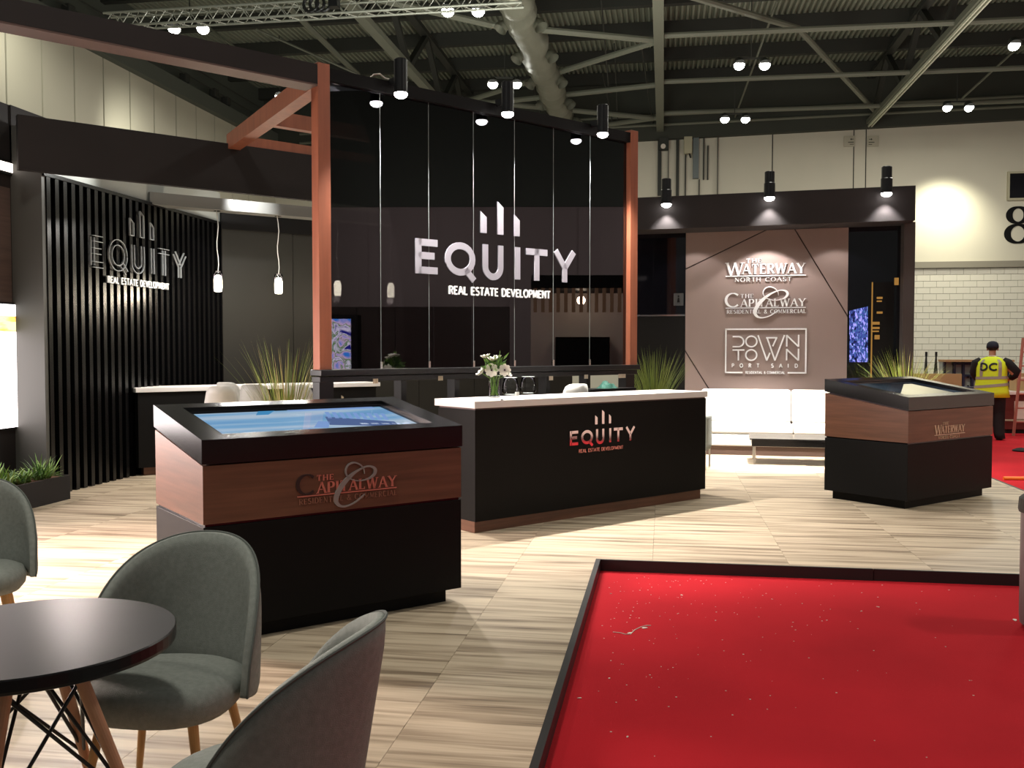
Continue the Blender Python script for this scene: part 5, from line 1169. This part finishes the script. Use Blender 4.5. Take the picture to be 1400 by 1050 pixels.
# local +y is away from the camera (the way he faces), x to his right
def skin_body():
    J = {'pelvis': (0, 0, 0.93, .13, .10), 'spine': (0, 0.01, 1.12, .13, .10), 'chest': (0, 0.02, 1.33, .155, .11), 'neck0': (0, 0.035, 1.46, .065, .06), 'neck': (0.0, 0.065, 1.53, .052, .055), 'head': (0.0, 0.10, 1.63, .075, .09), 'crown': (0, 0.09, 1.71, .06, .07),
         'shl': (-.19, .02, 1.40, .06, .06), 'ell': (-.27, .08, 1.13, .043, .043), 'wrl': (-.20, .26, 1.02, .03, .03), 'hal': (-.17, .34, 1.01, .035, .02),
         'shr': (.19, .02, 1.40, .06, .06), 'elr': (.36, .06, 1.15, .043, .043), 'wrr': (.22, .28, 1.05, .03, .03), 'har': (.19, .36, 1.03, .035, .02),
         'hpl': (-.09, 0, .86, .09, .09), 'knl': (-.11, .03, .48, .062, .062), 'anl': (-.12, -.01, .09, .042, .042), 'tol': (-.13, .13, .035, .04, .03),
         'hpr': (.09, 0, .86, .09, .09), 'knr': (.12, .04, .48, .062, .062), 'anr': (.15, .0, .09, .042, .042), 'tor': (.17, .14, .035, .04, .03)}
    E_ = [('pelvis', 'spine'), ('spine', 'chest'), ('chest', 'neck0'), ('neck0', 'neck'), ('neck', 'head'), ('head', 'crown'), ('chest', 'shl'), ('shl', 'ell'), ('ell', 'wrl'), ('wrl', 'hal'), ('chest', 'shr'), ('shr', 'elr'), ('elr', 'wrr'), ('wrr', 'har'),
          ('pelvis', 'hpl'), ('hpl', 'knl'), ('knl', 'anl'), ('anl', 'tol'), ('pelvis', 'hpr'), ('hpr', 'knr'), ('knr', 'anr'), ('anr', 'tor')]
    # fingers and thumbs, rooted in the palms
    for s, h in ((-1, 'hal'), (1, 'har')):
        hx, hy, hz = J[h][:3]
        for k in range(4):
            a1 = f'{h}f{k}a'; a2 = f'{h}f{k}b'; L = (0.045, 0.052, 0.048, 0.038)[k]
            J[a1] = (hx - s * (-0.03 + 0.02 * k), hy + 0.03 + L * 0.5, hz, .009, .009); J[a2] = (hx - s * (-0.03 + 0.02 * k), hy + 0.03 + L, hz - 0.03, .008, .008); E_.extend([(h, a1), (a1, a2)])
        J[h + 't'] = (hx - s * 0.055, hy + 0.02, hz - 0.01, .010, .010); E_.append((h, h + 't'))
    names = list(J); ix = {n_: i for i, n_ in enumerate(names)}
    me = bpy.data.meshes.new('body'); me.from_pydata([J[n_][:3] for n_ in names], [(ix[a], ix[b]) for a, b in E_], []); me.update()
    o = bpy.data.objects.new('body', me); COL.objects.link(o); me.materials.append(SKIN)
    me.skin_vertices or o.modifiers.new('skin', 'SKIN')
    return o, J, names
o, J, names = skin_body()
if not o.modifiers: o.modifiers.new('skin', 'SKIN')
if not o.data.skin_vertices:
    bpy.context.view_layer.objects.active = o; o.select_set(True); bpy.ops.mesh.customdata_skin_add()
for i, n_ in enumerate(names):
    o.data.skin_vertices[0].data[i].radius = J[n_][3:5]; o.data.skin_vertices[0].data[i].use_root = (n_ == 'pelvis')
o.modifiers['skin'].use_smooth_shade = True if 'skin' in o.modifiers else None
sd = o.modifiers.new('sub', 'SUBSURF'); sd.levels = 2; sd.render_levels = 2
o.parent = pr
def loft(rings, n=24):
    vs = []; fs = []
    for cx, cy, z, rx, ry in rings:
        for k in range(n): a = 2 * PI * k / n; vs.append((cx + rx * math.cos(a), cy + ry * math.sin(a), z))
    for i in range(len(rings) - 1):
        for k in range(n): fs.append((i * n + k, i * n + (k + 1) % n, (i + 1) * n + (k + 1) % n, (i + 1) * n + k))
    fs += [tuple(range(n))[::-1], tuple((len(rings) - 1) * n + k for k in range(n))]
    return MB().add(vs, fs)
for s in (-1, 1):
    loft([(s * .14 if s < 0 else .155, 0.0, 0.03, .085, .100), (s * .135, .01, .12, .090, .10), (s * .125, .03, .30, .098, .105), (s * .12, .035, .50, .105, .112), (s * .11, .01, .72, .125, .135), (s * .10, 0, .90, .14, .16), (s * .09, 0, .96, .12, .15)], 18).build('trouser_leg', DARKCLOTH, pr, smooth=True)
    sh = MB().hexa([(s * .14 - .05, -.09, 0), (s * .14 + .05, -.09, 0), (s * .15 + .05, .19, 0), (s * .15 - .05, .19, 0), (s * .14 - .045, -.08, .10), (s * .14 + .045, -.08, .10), (s * .15 + .04, .18, .05), (s * .15 - .04, .18, .05)]).build('shoe', BLACK, pr, bevel=0.02)
    ex, ey, ez = J['ell' if s < 0 else 'elr'][:3]; wx, wy, wz = J['wrl' if s < 0 else 'wrr'][:3]
    MB().tube([(s * .18, .02, 1.43), (s * .25, .02, 1.37), (ex * 1.1, ey, ez + .06), (ex, ey + .02, ez), (wx * .4 + ex * .6, wy * .4 + ey * .6, wz * .4 + ez * .6)], [.05, .082, .070, .066, .060], 14).build('sleeve', DARKCLOTH, pr, smooth=True)
vr = [(0, 0.0, .76, .300, .235), (0, 0, .86, .285, .225), (0, 0.005, 1.00, .262, .205), (0, .01, 1.14, .248, .190), (0, .015, 1.28, .250, .178), (0, .02, 1.38, .240, .150), (0, .025, 1.44, .175, .11), (0, .035, 1.48, .09, .08)]
vest = loft(vr, 32).build('vest', HIVIS, pr, smooth=True)
def ring_at(z):
    for a_, b_ in zip(vr, vr[1:]):
        if a_[2] <= z <= b_[2]: f = (z - a_[2]) / (b_[2] - a_[2]); return [a_[i] + (b_[i] - a_[i]) * f for i in range(5)]
def band(z0, z1, tilt=0.0, name='reflective_band', m=REFL, a0=0, a1=360, e=0.006):
    vs = []; fs = []; n = 32
    M_ = max(1, int((z1 - z0) / 0.05))
    for z in [z0 + (z1 - z0) * i / M_ for i in range(M_ + 1)]:
        for k in range(n + 1):
            a = math.radians(a0 + (a1 - a0) * k / n); zz = z + tilt * math.cos(a); r = ring_at(zz); vs.append((r[0] + (r[3] + e) * math.cos(a), r[1] + (r[4] + e) * math.sin(a), zz))
    for i in range(M_):
        for k in range(n): fs.append((i * (n + 1) + k, i * (n + 1) + k + 1, (i + 1) * (n + 1) + k + 1, (i + 1) * (n + 1) + k))
    return MB().add(vs, fs).build(name, m, vest)
band(1.08, 1.13, 0.01); band(0.94, 0.99, 0.03)
for a0 in (-135, -62): band(1.13, 1.43, 0, a0=a0, a1=a0 + 14)
loft([(0, .045, 1.46, .075, .07), (0, .055, 1.50, .068, .066)], 18).build('shirt_collar', PAPER, vest, smooth=True)
def onvest(u, v, d): # lettering wrapped on the back of the vest
    r = ring_at(v); a = math.radians(-97) + u / r[3]; return (r[0] + (r[3] + .007 + d) * math.cos(a), r[1] + (r[4] + .007 + d) * math.sin(a), v)
mb = MB(); glyph(mb, 'D', -0.145, 1.24, 0.12, 1.35, onvest, 0.004, 0.25); glyph(mb, 'C', 0.01, 1.24, 0.12, 1.35, onvest, 0.004, 0.25); mb.build('lettering', NAVY, vest)
hx, hy, hz = 0.0, 0.10, 1.63
MB().blob((hx, hy - 0.012, hz), (0.080, 0.092, 0.095), 16, 10).build('hair', mat('dark_hair', (0.03, 0.02, 0.015), 0.9), pr, smooth=True).location = (0, -0.004, 0.02)
fc_ = MB(); fc_.blob((hx, hy + 0.09, hz - 0.03), (0.014, 0.022, 0.018), 8, 6); fc_.build('nose', SKIN, pr, smooth=True)
for s in (-1, 1):
    MB().blob((s * 0.083, hy - 0.005, hz - 0.02), (0.012, 0.02, 0.03), 8, 6).build('ear', SKIN, pr, smooth=True); MB().blob((s * 0.03, hy + 0.083, hz), (0.012, 0.008, 0.008), 8, 6).build('eye', PAPER, pr, smooth=True)
MB().blob((0, hy + 0.082, hz - 0.065), (0.024, 0.008, 0.006), 8, 6).build('mouth', mat('lips', (0.4, 0.14, 0.11), 0.6), pr, smooth=True)
cp_ = loft([(0, hy - 0.005, 1.625, .100, .112), (0, hy - 0.005, 1.67, .101, .113), (0, hy - 0.005, 1.715, .090, .10), (0, hy - .005, 1.745, .062, .07), (0, hy - .005, 1.757, .02, .025)], 24).build('cap', NAVY, pr, smooth=True)
mb = MB(); mb.prism([(0.085 * math.cos(a) , hy + 0.06 + 0.12 * math.sin(a)) for a in [PI * k / 12 for k in range(13)]], lambda u, v, d: (u, v, 1.635 + d - 0.25 * max(0, v - hy - 0.06)), 0.008, 0.0); o2 = mb.build('cap_peak', NAVY, cp_); recalc(o2)

# ================================================================== NEIGHBOURING STAND (outside the frame on the right, mirrored in the tinted glass)
ns = thing('neighbouring_stand', 'dark brown neighbouring stand with two colour displays, seen only mirrored in the glass', 'exhibition stand', (11.0, 3.2, ZC))
BRN = mat('brown_panel', (0.05, 0.032, 0.028), 0.5)
for k in range(7): MB().box(0.0, 0.15, 0.9 * k + 0.01, 0.9 * k + 0.89, 0, 2.6).build('wall_panel', BRN, ns)
n3 = thing('cream_backdrop', 'added long cream desk facing the counter, seen only mirrored in the counter letters', 'backdrop', (7.3, 6.5, ZC))  # added out of view to put a cream reflection into the letters
MB().box(0, 0.5, 0, 6.5, 0.08, 1.15).build('body', CREAM, n3); MB().box(-0.03, 0.53, -0.03, 6.53, 1.15, 1.2).build('top', WHITE, n3); MB().box(0.05, 0.45, 0.05, 6.4, 0, 0.08).build('plinth', BLACK, n3)
for y, z0, h_ in ((1.0, 1.1, 1.3), (2.1, 1.05, 1.25)): MB().box(-0.6, -0.5, y, y + 0.55, z0, z0 + h_).build('led_display', LEDPIC, ns); 
MB().box(-0.5, 0.0, 0.9, 2.8, 0, 2.4).build('cabinet', BLACK, ns)
n2 = thing('warm_lit_stand', 'warm lit open stand seen only as a dim reflection in the tinted glass', 'exhibition stand', (12.5, 10.0, ZC))
MB().box(0.0, 0.15, 0, 4.6, 0, 3.0).build('back_wall', mat('stand_white', (0.75, 0.66, 0.6), 0.7), n2)
MB().box(-2.0, 0.0, 0, 4.6, 3.0, 3.3).build('roof_fascia', BLACK, n2)
for k in range(26): MB().box(-2.06, -2.0, 0.175 * k + 0.04, 0.175 * k + 0.12, 2.45, 3.0).build('slat', mat('slat_wood', (0.4, 0.25, 0.15), 0.6) if k == 0 else bpy.data.materials['slat_wood'], n2)
for y in (0.6, 2.6): MB().box(-0.8, -0.1, y, y + 1.3, 0, 1.9).build('display_cabinet', BLACK, n2)
light('AREA', (5.6, 9.5, 3.4), 110, (1, 0.95, 0.8), (7.4, 9.5, 0.6), size=0.8)
light('POINT', (11.6, 11.2, 2.7), 40, (1, 0.8, 0.55), size=0.1); light('POINT', (11.6, 13.4, 2.7), 40, (1, 0.9, 0.8), size=0.1)
